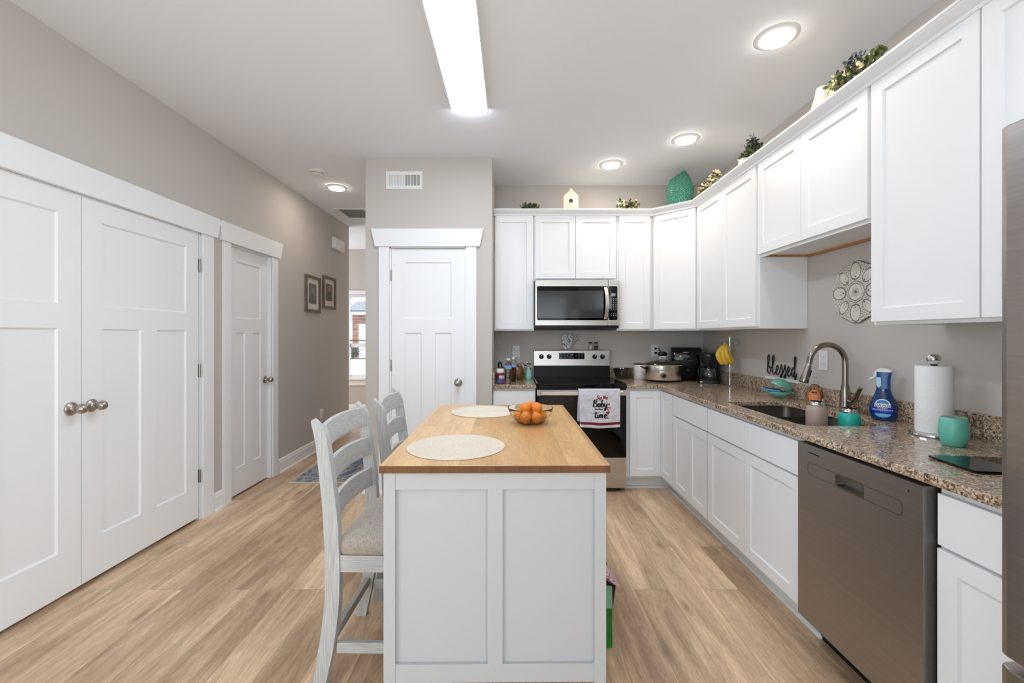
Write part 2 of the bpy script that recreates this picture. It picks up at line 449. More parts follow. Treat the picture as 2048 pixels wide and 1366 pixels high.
# hall far wall with window
wx0, wx1, wz0, wz1 = -2.86, -1.95, 0.60, 2.05
wf = MB()
wf.box(XW, wx0, YF, YF + 0.12, 0, ZC); wf.box(wx1, PX0 + 0.1, YF, YF + 0.12, 0, ZC)
wf.box(wx0, wx1, YF, YF + 0.12, 0, wz0); wf.box(wx0, wx1, YF, YF + 0.12, wz1, ZC)
struct('wall_hall_far', wf, M_WALL)
struct('wall_hall_side', MB().box(XW - 0.1, XW, YE - 0.12, YF, 0, ZC), M_WALL)
struct('wall_hall_near', MB().box(XW, XL - WT, YE - 0.12, YE, 0, ZC), M_WALL)
wr = MB()
wr.box(XL - WT, -1.95, YR - 0.1, YR, 0, ZC); wr.box(1.55, XR + 0.1, YR - 0.1, YR, 0, ZC)
wr.box(-1.95, 1.55, YR - 0.1, YR, 2.45, ZC); wr.box(-1.95, 1.55, YR - 0.1, YR, 0, 0.25)
struct('wall_rear', wr, M_WALL)

# baseboards : tall board, moulded top, quarter round shoe
def base_prof(flip=1):
    return [(0, 0), (0.026 * flip, 0), (0.026 * flip, 0.008), (0.022 * flip, 0.016), (0.016 * flip, 0.02), (0.016 * flip, 0.105), (0.012 * flip, 0.112), (0.012 * flip, 0.122), (0.006 * flip, 0.135), (0, 0.138)]
def baseboard_y(mb, x, y0, y1, side):      # runs along Y, sticks out towards +X*side
    pr = [(x + a, b) for a, b in base_prof(side)]
    mb.loft([[(a, y, b) for a, b in pr] for y in (y0, y1)])
def baseboard_x(mb, y, x0, x1, side):
    pr = [(y + a, b) for a, b in base_prof(side)]
    mb.loft([[(x, a, b) for a, b in pr] for x in (x0, x1)])
b = MB(); baseboard_y(b, XL, 3.215, 3.322, 1); baseboard_y(b, XL, 4.118, YE, 1); baseboard_y(b, XL, YR, 1.26, 1)
struct('baseboard_left', b, M_TRIM)
b = MB(); baseboard_x(b, YP, PX0, -1.13, -1); baseboard_x(b, YP, -0.30, PX1, -1); baseboard_y(b, PX0, YP - 0.02, YF, -1); struct('baseboard_pantry', b, M_TRIM)
b = MB(); baseboard_x(b, YF, XW, PX0, -1); struct('baseboard_hall', b, M_TRIM)

# ------------------------------------------------------------------ doors
def panel_door(T, wdt, hgt, name, dark_back=False):
    """three panel craftsman door in local (u, v, n) coordinates : n towards the viewer, front face at n=0"""
    mb = MB(); mb.T = T
    s, tr, rec, th = 0.113, 0.112, 0.009, 0.035
    zl0, zl1, bt, ms = 1.345, 1.468, 0.218, 0.113
    mb.box(0, wdt, 0, hgt, -th, -rec)
    mb.box(0, s, 0, hgt, -rec, 0); mb.box(wdt - s, wdt, 0, hgt, -rec, 0)
    mb.box(s, wdt - s, hgt - tr, hgt, -rec, 0); mb.box(s, wdt - s, zl0, zl1, -rec, 0); mb.box(s, wdt - s, 0, bt, -rec, 0)
    c = wdt / 2
    mb.box(c - ms / 2, c + ms / 2, bt, zl0, -rec, 0)
    # sloped sticking on panel edges
    def stick(u0, u1, v0, v1):
        q = 0.009
        for a, bb, c1, d in (((u0, v0), (u1, v0), (u1 - q, v0 + q), (u0 + q, v0 + q)), ((u1, v0), (u1, v1), (u1 - q, v1 - q), (u1 - q, v0 + q)),
                             ((u1, v1), (u0, v1), (u0 + q, v1 - q), (u1 - q, v1 - q)), ((u0, v1), (u0, v0), (u0 + q, v0 + q), (u0 + q, v1 - q))):
            i = [mb.P((a[0], a[1], -0.0005)), mb.P((bb[0], bb[1], -0.0005)), mb.P((c1[0], c1[1], -rec + 0.0002)), mb.P((d[0], d[1], -rec + 0.0002))]
            mb.F(*i)
    stick(s, wdt - s, zl1, hgt - tr); stick(s, c - ms / 2, bt, zl0); stick(c + ms / 2, wdt - s, bt, zl0)
    o = build(name, mb, M_TRIM); o['kind'] = 'structure'
    return o
def hinge(parent, T, v):
    mb = MB(); mb.T = T
    mb.box(-0.013, 0.008, v - 0.045, v + 0.045, -0.004, 0.001)
    mb.lathe([(0.006, v - 0.047), (0.006, v + 0.047)], (0, 0, 0.005), 10, axis='y')
    for k in (-1, 0, 1): mb.lathe([(0.0064, v + k * 0.03 - 0.001), (0.0064, v + k * 0.03 + 0.001)], (0, 0, 0.005), 10, axis='y')
    build('hinge', mb, M_NICKEL, parent, smooth=True)
def knob(parent, T, u, v, oval=True):
    Tk = T @ Matrix.Translation((u, v, 0))
    mb = MB(); mb.T = Tk
    mb.lathe([(0.034, 0), (0.035, 0.004), (0.031, 0.009), (0.018, 0.013), (0.012, 0.017), (0.011, 0.034), (0.0135, 0.037)], seg=28)
    prof = [(0.0137, 0.036)] + [(0.026 * math.sin(a), 0.058 - 0.024 * math.cos(a)) for a in [0.6 + k * (PI - 0.62) / 9 for k in range(10)]]
    mb.lathe(prof, seg=28, sx=1.0, sy=1.0)
    build('knob', mb, M_NICKEL, parent, smooth=True, autosmooth=60)
def wallT(y, z=0, dx=0):      # left wall : u along +Y, v up, n towards +X
    return Matrix(((0, 0, 1, XL + dx), (1, 0, 0, y), (0, 1, 0, z), (0, 0, 0, 1)))
T = wallT(2.2405, 0.024, 0.0); d1 = panel_door(T, 0.834, 2.04, 'door_1')
for v in (0.305, 1.066, 1.826): hinge(d1, wallT(3.082, 0.014, 0), v)
knob(d1, T, 0.052, 0.933)
T = wallT(1.403, 0.024, 0.0); d2 = panel_door(T, 0.834, 2.04, 'door_2'); knob(d2, T, 0.782, 0.933)
T = wallT(3.425, 0.012, -0.028); d3 = panel_door(T, 0.575, 2.05, 'door_3'); knob(d3, T, 0.52, 0.915)
for v in (0.305, 1.07, 1.83): hinge(d3, wallT(3.419, 0.012, -0.028), v)
T = Matrix(((1, 0, 0, -1.022), (0, 0, -1, YP + 0.008), (0, 1, 0, 0.012), (0, 0, 0, 1)))
d4 = panel_door(T, 0.622, 2.056, 'door_4'); knob(d4, T, 0.565, 0.922)
for v in (0.305, 1.07, 1.832): hinge(d4, T @ Matrix.Translation((-0.004, 0, 0)), v)
for d, t in ((d1, 'white three panel closet door leaf with hinges on its casing side'), (d2, 'white three panel closet door leaf nearest the camera'),
             (d3, 'narrow white three panel door beside the hall pictures'), (d4, 'white three panel pantry door with a nickel knob')): d['label'] = t

def casing(name, T, u0, u1, htop, wj=0.078, cw=0.10):
    """door casing with flared craftsman header ; opening u0..u1"""
    mb = MB(); mb.T = T; th = 0.018
    mb.box(u0 - cw, u0, 0, htop, 0, th); mb.box(u1, u1 + cw, 0, htop, 0, th)
    a0, a1 = u0 - cw - 0.028, u1 + cw + 0.028
    z0, z1 = htop, htop + 0.15
    mb.prism([(a0, z0), (a1, z0), (a1 + 0.034, z1), (a0 - 0.034, z1)], 0, th + 0.012)
    # jamb returns inside the opening and stops
    mb.box(u0, u0 + 0.012, 0, htop, -0.07, 0); mb.box(u1 - 0.012, u1, 0, htop, -0.07, 0); mb.box(u0, u1, htop - 0.010, htop, -0.07, 0)
    return struct(name, mb, M_TRIM, bev=0.0015, seg=1)
casing('trim_1', wallT(0), 1.385, 3.10, 2.072, cw=0.112)
casing('trim_2', wallT(0), 3.412, 4.008, 2.072, cw=0.088)
casing('trim_3', Matrix(((1, 0, 0, 0), (0, 0, -1, YP), (0, 1, 0, 0), (0, 0, 0, 1))), -1.036, -0.388, 2.082, cw=0.088)

# ------------------------------------------------------------------ hall window
win = bpy.data.objects.new('window_1', None); COL.objects.link(win); win.location = (-2.375, YF, wz0); win['kind'] = 'structure'; ORG[win.name] = Vector(win.location)
mb = MB()
mb.box(wx0 - 0.03, wx0 + 0.04, YF - 0.01, YF + 0.06, wz0, wz1); mb.box(wx1 - 0.04, wx1 + 0.03, YF - 0.01, YF + 0.06, wz0, wz1)
mb.box(wx0, wx1, YF + 0.0, YF + 0.06, wz0, wz0 + 0.05); mb.box(wx0, wx1, YF, YF + 0.06, wz1 - 0.045, wz1)
mb.box(wx0, wx1, YF + 0.01, YF + 0.06, 1.13, 1.20)
for z in (1.0, ): mb.box(wx0, wx1, YF + 0.035, YF + 0.045, z - 0.36, z - 0.345)
build('window_frame', mb, M_TRIM, win)
mb = MB(); mb.box(wx0 - 0.08, wx1 + 0.08, YF - 0.05, YF + 0.02, wz0 - 0.03, wz0); mb.box(wx0 - 0.06, wx1 + 0.06, YF - 0.018, YF, wz0 - 0.13, wz0 - 0.03)
build('window_sill', mb, M_TRIM, win, bev=0.003)
mb = MB(); mb.box(wx0 - 0.06, wx1 + 0.06, YF - 0.018, YF, wz1, wz1 + 0.07); build('window_header', mb, M_TRIM, win)
mb = MB(); mb.box(wx0 + 0.04, wx1 - 0.04, YF + 0.048, YF + 0.051, wz0 + 0.05, 1.13); mb.box(wx0 + 0.04, wx1 - 0.04, YF + 0.04, YF + 0.043, 1.20, wz1 - 0.045)
m_pane, nt_, p_ = newmat('window_pane')
nt_.nodes.remove(p_)
tr_ = nt_.nodes.new('ShaderNodeBsdfTransparent'); gl_ = nt_.nodes.new('ShaderNodeBsdfGlossy'); gl_.inputs['Roughness'].default_value = 0.02
mx_ = nt_.nodes.new('ShaderNodeMixShader'); mx_.inputs[0].default_value = 0.07
nt_.links.new(tr_.outputs[0], mx_.inputs[1]); nt_.links.new(gl_.outputs[0], mx_.inputs[2]); nt_.links.new(mx_.outputs[0], nt_.nodes['Material Output'].inputs[0])
build('pane', mb, m_pane, win)
M_GRILLE = mat('olive_grille_bar', (120, 112, 84), 0.5)
mb = MB(); mb.box(wx0 + 0.04, wx1 - 0.04, YF + 0.032, YF + 0.038, 1.76, 1.775); mb.box(wx0 + 0.04, wx1 - 0.04, YF + 0.032, YF + 0.038, 0.925, 0.94)
for x in (-2.52, -2.23): mb.box(x, x + 0.012, YF + 0.032, YF + 0.038, wz0 + 0.05, wz1 - 0.045)
build('grille', mb, M_GRILLE, win)
bl = thing('window_blind', (-2.375, YF - 0.01, 1.24), 'raised white slat blind hanging in the upper half of the hall window', 'blind')
mb = MB()
for k in range(13):
    z = 1.30 + k * 0.0575
    mb.prism([(YF - 0.012, z - 0.001), (YF + 0.012, z + 0.001), (YF + 0.012, z + 0.003), (YF - 0.012, z + 0.001)], wx0 + 0.042, wx1 - 0.042, axis='x')
M_BLIND = mat('blind_white', (215, 219, 226), 0.5)
build('slats', mb, M_BLIND, bl)
build('bottom_rail', MB().box(wx0 + 0.042, wx1 - 0.042, YF - 0.014, YF + 0.010, 1.245, 1.262), mat('blind_rail', (96, 96, 92), 0.5), bl)
build('head_rail', MB().box(wx0 + 0.042, wx1 - 0.042, YF - 0.014, YF + 0.012, wz1 - 0.045, wz1 - 0.005), M_BLIND, bl)
for x in (-2.78, -2.03): build('ladder_cord', MB().tube([(x, YF - 0.016, 1.25), (x, YF - 0.016, 2.0)], 0.0016, 6), mat('blind_cord', (70, 80, 60), 0.7), bl)

# ------------------------------------------------------------------ outdoors beyond the hall window
M_DRIVE = mat('pale_concrete', (214, 208, 198), 0.9, noise=0.05, scale=1.5)
struct('ground_outside', MB().box(-26, 14, YF + 0.2, 60, 0.05, 0.20), M_DRIVE)
def brick_mat():
    m, nt, p = newmat('red_brick'); N, L = nt.nodes, nt.links
    tc = N.new('ShaderNodeTexCoord'); sx = N.new('ShaderNodeSeparateXYZ'); L.new(tc.outputs['Object'], sx.inputs[0])
    cb = N.new('ShaderNodeCombineXYZ'); L.new(sx.outputs['X'], cb.inputs['X']); L.new(sx.outputs['Z'], cb.inputs['Y'])
    br = N.new('ShaderNodeTexBrick'); L.new(cb.outputs[0], br.inputs['Vector'])
    br.inputs['Color1'].default_value = srgb(168, 112, 90); br.inputs['Color2'].default_value = srgb(120, 70, 56); br.inputs['Mortar'].default_value = srgb(190, 180, 168)
    br.inputs['Scale'].default_value = 1; br.inputs['Brick Width'].default_value = 0.24; br.inputs['Row Height'].default_value = 0.08; br.inputs['Mortar Size'].default_value = 0.006
    L.new(br.outputs['Color'], p.inputs['Base Color']); p.inputs['Roughness'].default_value = 0.9
    return m
M_BRICK = brick_mat()
hs = thing('brick_house', (-6.4, 22, 0.2), 'red brick house with a grey roof and white garage door seen through the hall window', 'house')
build('wall', MB().box(-8.22, -4.0, 22, 26, 0.2, 2.5), M_BRICK, hs)
build('gable_wall', MB().prism([(-7.93, 2.9), (-4.0, 2.9), (-4.0, 6.6), (-7.93, 5.2)], 23.2, 26, axis='y'), M_BRICK, hs)
mb = MB(); mb.prism([(21.5, 2.52), (21.5, 2.6), (23.15, 3.2), (23.15, 3.05)], -8.42, -3.9, axis='x')
build('roof', mb, mat('grey_shingle_roof', (150, 156, 164), 0.9, noise=0.12, scale=20), hs)
build('fascia', MB().box(-8.42, -3.9, 21.46, 21.52, 2.40, 2.54), M_TRIM, hs)
g = build('garage_door', MB().box(-7.88, -5.6, 21.93, 22.0, 0.2, 1.95), M_TRIM, hs)
for z in (0.62, 1.08, 1.52): build('panel_groove', MB().box(-7.84, -5.64, 21.925, 21.93, z, z + 0.025), mat('groove_grey', (150, 150, 150), 0.6), g)
build('corner_board', MB().box(-8.37, -8.22, 21.95, 22.2, 0.2, 2.5), M_TRIM, hs)
def foliage(mb, c, rad, n, leaf, rng, mats, squash=(1, 1, 1)):
    for _ in range(n):
        while True:
            d = Vector((rng.uniform(-1, 1), rng.uniform(-1, 1), rng.uniform(-1, 1)))
            if d.length < 1: break
        p = Vector(c) + Vector((d.x * rad * squash[0], d.y * rad * squash[1], d.z * rad * squash[2]))
        ax = Vector((rng.gauss(0, 1), rng.gauss(0, 1), rng.gauss(0, 1) + 0.4)).normalized()
        sd = ax.cross(Vector((rng.gauss(0, 1), rng.gauss(0, 1), rng.gauss(0, 1)))).normalized()
        nn = ax.cross(sd)
        L_, W_ = leaf * rng.uniform(0.7, 1.3), leaf * rng.uniform(0.32, 0.5)
        mb.use(rng.choice(mats))
        i = [mb.P(p), mb.P(p + ax * L_ * 0.35 + sd * W_ + nn * W_ * 0.3), mb.P(p + ax * L_ * 0.8 + sd * W_ * 0.7 + nn * W_ * 0.25), mb.P(p + ax * L_),
             mb.P(p + ax * L_ * 0.8 - sd * W_ * 0.7 + nn * W_ * 0.25), mb.P(p + ax * L_ * 0.35 - sd * W_ + nn * W_ * 0.3), mb.P(p + ax * L_ * 0.5)]
        mb.F(i[0], i[1], i[6]); mb.F(i[1], i[2], i[6]); mb.F(i[2], i[3], i[6]); mb.F(i[3], i[4], i[6]); mb.F(i[4], i[5], i[6]); mb.F(i[5], i[0], i[6])
rng = random.Random(3)
sh = thing('garden_shrub', (-8.1, 21.2, 0.2), 'dark shrub standing against the brick house outside', 'shrub')
mb = MB(); foliage(mb, (-7.95, 21.3, 0.5), 0.27, 500, 0.09, rng, [M_DKGREEN, M_GREY_LEAF]); build('foliage', mb, None, sh)
build('stem', MB().tube([(-7.95, 21.3, 0.2), (-7.95, 21.3, 0.5)], 0.03, 8), M_STRIP, sh)

# ================================================================== cabinets
RT = Matrix(((0, 0, -1, XF), (-1, 0, 0, 0), (0, 1, 0, 0), (0, 0, 0, 1)))   # sink run : u = -Y (so u0=-yfar), n = -X
BT = Matrix(((1, 0, 0, 0), (0, 0, -1, YFB), (0, 1, 0, 0), (0, 0, 0, 1)))    # back run : u = X, n = -Y
URT = Matrix(((0, 0, -1, XU), (-1, 0, 0, 0), (0, 1, 0, 0), (0, 0, 0, 1)))
UBT = Matrix(((1, 0, 0, 0), (0, 0, -1, YU), (0, 1, 0, 0), (0, 0, 0, 1)))
def shaker(parent, T, u0, u1, v0, v1, name='door', th=0.02, fr=0.057, rec=0.008, local=False):
    """shaker front : front face at n=0, goes back th"""
    mb = MB(); mb.T = T
    mb.box(u0, u1, v0, v1, -th, -rec)
    mb.box(u0, u0 + fr, v0, v1, -rec, 0); mb.box(u1 - fr, u1, v0, v1, -rec, 0)
    mb.box(u0 + fr, u1 - fr, v0, v0 + fr, -rec, 0); mb.box(u0 + fr, u1 - fr, v1 - fr, v1, -rec, 0)
    q = 0.004
    a0, a1, b0, b1 = u0 + fr, u1 - fr, v0 + fr, v1 - fr
    for A, B, C, D in (((a0, b0), (a1, b0), (a1 - q, b0 + q), (a0 + q, b0 + q)), ((a1, b0), (a1, b1), (a1 - q, b1 - q), (a1 - q, b0 + q)),
                       ((a1, b1), (a0, b1), (a0 + q, b1 - q), (a1 - q, b1 - q)), ((a0, b1), (a0, b0), (a0 + q, b0 + q), (a0 + q, b1 - q))):
        mb.F(*[mb.P((p[0], p[1], -0.0003 if k < 2 else -rec + 0.0002)) for k, p in enumerate((A, B, C, D))])
    return build(name, mb, M_CAB, parent, local=local)
def slab(parent, T, u0, u1, v0, v1, name='drawer_front', th=0.02):
    mb = MB(); mb.T = T; mb.box(u0, u1, v0, v1, -th, 0)
    return build(name, mb, M_CAB, parent, bev=0.0012, seg=1)
def base_body(T, u0, u1, depth, name='body', parent=None):
    mb = MB(); mb.T = T; n0 = -0.0205
    mb.box(u0, u1, 0.114, 0.883, -depth, n0)
    if depth > 0.1: mb.box(u0, u1, 0.0, 0.114, -depth, -0.095)
    return build(name, mb, M_CAB, parent)
ZD0, ZD1, ZW0, ZW1 = 0.133, 0.697, 0.708, 0.861     # door bottom/top, drawer bottom/top
def base_unit(label, T, u0, u1, depth, fronts):
    c = T @ Vector(((u0 + u1) / 2, 0, -depth / 2))
    t = thing('base_cabinet', (c.x, c.y, 0), label, 'cabinet', 'white shaker base cabinets under the granite worktop')
    base_body(T, u0, u1, depth, parent=t)
    for kind, a, b_, v0, v1 in fronts:
        if kind == 'd': shaker(t, T, a, b_, v0, v1)
        elif kind == 'w': slab(t, T, a, b_, v0, v1)
        elif kind == 'f': slab(t, T, a, b_, v0, v1, 'false_front')
    return t
G = 0.003
# left of the range
base_unit('white base cabinet with one drawer beside the range and the pantry', BT, PX1 + 0.003, 0.203, YB - YFB, [('w', -0.158, 0.196, ZW0, ZW1), ('d', -0.158, 0.196, ZD0, ZD1)])
# corner : body is an L
t = thing('corner_base_cabinet', (1.45, 3.9, 0), 'white corner base cabinet whose two narrow doors meet at the inside corner', 'cabinet', 'white shaker base cabinets under the granite worktop')
mb = MB()
L_ = lambda o: [(0.982, YFB + o), (XF + o, YFB + o), (XF + o, 3.37), (XR - 0.002, 3.37), (XR - 0.002, YB - 0.002), (0.982, YB - 0.002)]
mb.prism([(0.982, YFB + .0205), (XF + .0205, YFB + .0205), (XF + .0205, 3.372), (XR - 0.002, 3.372), (XR - 0.002, YB - 0.002), (0.982, YB - 0.002)], 0.114, 0.883)
mb.prism([(0.982, YFB + .10), (XF + .10, YFB + .10), (XF + .10, 3.372), (XR - 0.002, 3.372), (XR - 0.002, YB - 0.002), (0.982, YB - 0.002)], 0, 0.114)
build('body', mb, M_CAB, t)
shaker(t, BT, 1.009, XF, ZD0, ZW1); shaker(t, RT, -3.648, -3.392, ZD0, ZW1)
# drawer base
base_unit('white base cabinet with one wide drawer over two narrow doors next to the corner', RT, -3.370, -2.781, XR - XF - 0.002,
          [('w', -3.362, -2.789, ZW0, ZW1), ('d', -3.362, -3.077, ZD0, ZD1), ('d', -3.074, -2.789, ZD0, ZD1)])
sk = base_unit('white sink base cabinet with two false drawer fronts over two doors', RT, -2.779, -1.885, 0.065,
          [('f', -2.770, -2.340, ZW0, ZW1), ('f', -2.337, -1.898, ZW0, ZW1), ('d', -2.770, -2.340, ZD0, ZD1), ('d', -2.337, -1.898, ZD0, ZD1)])
mb = MB(); mb.box(XF + 0.0655, XR - 0.002, 1.885, 1.90, 0.1, 0.883); mb.box(XF + 0.0655, XR - 0.002, 2.765, 2.779, 0.1, 0.883); mb.box(XF + 0.0655, XR - 0.002, 1.90, 2.765, 0.1, 0.12); mb.box(XR - 0.02, XR - 0.002, 1.90, 2.765, 0.12, 0.883)
mb.box(XF + 0.0955, XF + 0.115, 1.885, 2.779, 0, 0.1)
build('side_panel', mb, M_CAB, sk)
base_unit('white base cabinet with a drawer between the dishwasher and the refrigerator', RT, -1.284, -0.938, XR - XF - 0.002,
          [('w', -1.276, -0.945, ZW0, ZW1), ('d', -1.276, -0.945, ZD0, ZD1)])
# quarter round along the toe kicks
mb = MB()
pr = [(0, 0), (-0.016, 0), (-0.015, 0.008), (-0.010, 0.014), (0, 0.017)]
mb.loft([[(XF + 0.095 + a, y, b_) for a, b_ in pr] for y in (1.87, 3.74)])
mb.loft([[(x, YFB + 0.095 + a, b_) for a, b_ in pr] for x in (0.984, XF + 0.095)])
struct('trim_4', mb, M_TRIM)

# ---------------------------------------------------------------- upper cabinets
UZ0, UZ1 = 1.378, 2.46
UD0, UD1 = 1.393, 2.438
def upper_body(T, u0, u1, v0, v1, depth, parent, strip=False):
    mb = MB(); mb.T = T; n0 = -0.0205
    mb.box(u0, u1, v0 + 0.014, v1, -depth, n0)
    mb.box(u0, u0 + 0.016, v0, v0 + 0.014, -depth, n0); mb.box(u1 - 0.016, u1, v0, v0 + 0.014, -depth, n0)
    mb.box(u0 + 0.016, u1 - 0.016, v0, v0 + 0.014, n0 - 0.018, n0)
    o = build('body', mb, M_CAB, parent)
    if strip:
        s = MB(); s.T = T; s.box(u0 + 0.017, u1 - 0.017, v0, v0 + 0.014, -depth, -depth + 0.016); s.box(u0 + 0.0165, u0 + 0.019, v0, v0 + 0.0139, -depth + 0.017, n0 - 0.02)
        part_label(build('hanging_rail', s, M_STRIP, parent), 'bare tan wood strip under the back edge')
    return o
def upper_unit(label, T, u0, u1, v0, depth, doors, dv0=None, strip=False):
    c = T @ Vector(((u0 + u1) / 2, v0, -depth / 2))
    t = thing('upper_cabinet', c, label, 'cabinet', 'white shaker upper cabinets')
    upper_body(T, u0, u1, v0, UZ1, depth, t, strip)
    for a, b_ in doors: shaker(t, T, a, b_, dv0 if dv0 else UD0, UD1)
    return t
DU = YB - YU - 0.002
upper_unit('tall single door upper cabinet against the pantry wall', UBT, PX1 + 0.004, 0.2045, UZ0, DU, [(-0.155, 0.195)])
upper_unit('short two door upper cabinet directly above the microwave', UBT, 0.2065, 0.9705, 1.843, DU, [(0.217, 0.587), (0.590, 0.960)], 1.860)
upper_unit('tall narrow upper cabinet between the microwave and the angled corner cabinet', UBT, 0.9725, 1.2945, UZ0, DU, [(0.990, 1.274)])
# diagonal corner upper
t = thing('corner_upper_cabinet', (1.65, 4.0, UZ0), 'angled single door upper cabinet in the corner under the teal vase', 'cabinet', 'white shaker upper cabinets')
dA, dB = Vector((1.302, 3.952)), Vector((1.588, 3.672))
du = (dB - dA).normalized(); dn = Vector((-du.y, du.x)) * -1
if dn.y > 0: dn = -dn
DTm = Matrix(((du.x, 0, dn.x, dA.x), (du.y, 0, dn.y, dA.y), (0, 1, 0, 0), (0, 0, 0, 1)))
k_ = 0.0205
fa = DTm @ Vector((0, 0, -k_)); fb = DTm @ Vector(((dB - dA).length, 0, -k_))
mb = MB(); mb.prism([(1.2965, YU + k_), (fa.x, fa.y), (fb.x, fb.y), (XU + k_, 3.6645), (XR - 0.002, 3.6645), (XR - 0.002, YB - 0.002), (1.2965, YB - 0.002)], UZ0, UZ1)
build('body', mb, M_CAB, t)
LD = (dB - dA).length
shaker(t, DTm, 0.008, LD - 0.008, UD0, UD1)
DR = XR - XU - 0.002
upper_unit('tall two door upper cabinet between the corner and the sink', URT, -3.6625, -2.763, UZ0, DR, [(-3.655, -3.222), (-3.219, -2.776)])
upper_unit('short two door upper cabinet bridging above the sink', URT, -2.761, -1.893, 1.838, DR, [(-2.752, -2.344), (-2.341, -1.903)], 1.855, strip=True)
upper_unit('tall two door upper cabinet beside the refrigerator', URT, -1.891, -0.99, UZ0, DR, [(-1.883, -1.447), (-1.440, -1.0)])
# crown molding following the cabinet fronts
mb = MB()
path = [(PX1 + 0.002, YU), (1.300, YU), (1.585, 3.668), (1.585, 0.99)]
prof = [(0.0205, 0.0), (-0.002, 0.0), (-0.006, 0.006), (-0.006, 0.014), (-0.018, 0.022), (-0.034, 0.036), (-0.040, 0.044), (-0.044, 0.045), (-0.044, 0.056), (0.0205, 0.056)]
rings = []
pv = [Vector(p) for p in path]
nrm = []
for i in range(3):
    d = (pv[i + 1] - pv[i]).normalized(); nrm.append(Vector((d.y, -d.x)))
for i, p in enumerate(pv):
    if i == 0: off = nrm[0]
    elif i == 3: off = nrm[2]
    else:
        s = (nrm[i - 1] + nrm[i]); off = s / (s.dot(nrm[i]))
    rings.append([(p.x - off.x * a, p.y - off.y * a, 2.4385 + b_) for a, b_ in prof])
mb.loft(rings)
cm = build('crown_molding', mb, M_CAB); cm['kind'] = 'structure'

# ---------------------------------------------------------------- worktops
CT0, CT1 = 0.8845, 0.914
YC, XC = 3.625, 1.25
t = thing('granite_worktop', (0.02, 3.95, CT0), 'short brown speckled granite worktop between pantry and range', 'countertop')
build('slab', MB().box(PX1 + 0.002, 0.206, YC, YB - 0.001, CT0, CT1), M_GRANITE, t, bev=0.004)
mb = MB(); mb.box(PX1 + 0.022, 0.206, YB - 0.021, YB - 0.001, CT1 + .0002, CT1 + 0.1); mb.box(PX1 + 0.002, PX1 + 0.0215, YC + 0.01, YB - 0.001, CT1 + .0002, CT1 + 0.1)
build('backsplash', mb, M_GRANITE, t, bev=0.002)
t = thing('granite_worktop', (1.55, 2.6, CT0), 'long L-shaped brown speckled granite worktop holding the sink', 'countertop')
# slab with sink cutout (rounded rectangle) built as a bridged ring
import bmesh
def rrect(x0, x1, y0, y1, r, n=6):
    out = []
    for cx, cy, a0 in ((x1 - r, y0 + r, -PI / 2), (x1 - r, y1 - r, 0), (x0 + r, y1 - r, PI / 2), (x0 + r, y0 + r, PI)):
        for k in range(n + 1):
            a = a0 + k * PI / 2 / n; out.append((cx + r * math.cos(a), cy + r * math.sin(a)))
    return out
SX0, SX1, SY0, SY1 = 1.352, 1.752, 1.975, 2.715
YN = 0.936
outer = [(XC, YN), (XR - 0.001, YN), (XR - 0.001, YB - 0.001), (0.976, YB - 0.001), (0.976, YC), (XC, YC)]
hole = rrect(SX0, SX1, SY0, SY1, 0.06)
bm = bmesh.new()
def loop(pts, z): return [bm.verts.new((x, y, z)) for x, y in pts]
ot = loop(outer, CT1); ht = loop(hole, CT1); ob = loop(outer, CT0); hb = loop(hole, CT0)
for top, inner in ((ot, ht), (ob, hb)):
    es = []
    for L0 in (top, inner):
        for i in range(len(L0)): es.append(bm.edges.new((L0[i], L0[(i + 1) % len(L0)])))
    bmesh.ops.triangle_fill(bm, edges=es, use_beauty=True)
for a, b_ in ((ot, ob), (ht, hb)):
    for i in range(len(a)): bm.faces.new((a[i], a[(i + 1) % len(a)], b_[(i + 1) % len(a)], b_[i]))
bmesh.ops.recalc_face_normals(bm, faces=bm.faces)
mb = MB(); bm.verts.index_update()
mb.v = [tuple(v.co) for v in bm.verts]; mb.f = [tuple(v.index for v in f.verts) for f in bm.faces]; mb.m = [0] * len(mb.f); bm.free()
build('slab', mb, M_GRANITE, t, bev=0.004)
mb = MB(); mb.box(0.976, XR - 0.021, YB - 0.021, YB - 0.001, CT1 + .0002, CT1 + 0.1); mb.box(XR - 0.0205, XR - 0.001, YN, YB - 0.001, CT1 + .0002, CT1 + 0.1)
build('backsplash', mb, M_GRANITE, t, bev=0.002)
# small drip of build-up strip under worktop front (grey line in shade is the cabinet rail)

# ---------------------------------------------------------------- sink
M_SINK = steel('sink_steel', (120, 114, 108), 0.38, 'Y')
t = thing('kitchen_sink', (1.55, 2.345, 0.70), 'dark stainless double bowl sink set under the granite worktop', 'sink')
mb = MB()
def bowl(x0, x1, y0, y1, z1, z0):
    rr = 0.05
    A = rrect(x0, x1, y0, y1, rr); B = rrect(x0 + 0.006, x1 - 0.006, y0 + 0.006, y1 - 0.006, rr); C = rrect(x0 + 0.03, x1 - 0.03, y0 + 0.03, y1 - 0.03, rr * 0.7)
    rings = [[(x, y, z1) for x, y in A], [(x, y, z0 + 0.03) for x, y in B], [(x, y, z0) for x, y in C]]
    ids = [[mb.P(p) for p in r] for r in rings]
    for a, b_ in zip(ids, ids[1:]):
        n = len(a)
        for k in range(n): mb.F(a[k], a[(k + 1) % n], b_[(k + 1) % n], b_[k])
    mb.F(*ids[-1])
bowl(1.345, 1.76, 1.968, 2.33, 0.8835, 0.70); bowl(1.345, 1.76, 2.35, 2.722, 0.8835, 0.70)
mb.box(1.35, 1.755, 2.328, 2.352, 0.862, 0.868)
build('basin', mb, M_SINK, t, smooth=True)
for y in (2.15, 2.54): build('drain', MB().lathe([(0.045, 0.7005), (0.045, 0.704), (0.03, 0.702), (0.028, 0.7006)], (1.6, y, 0), 24), M_CHROME, t, smooth=True)
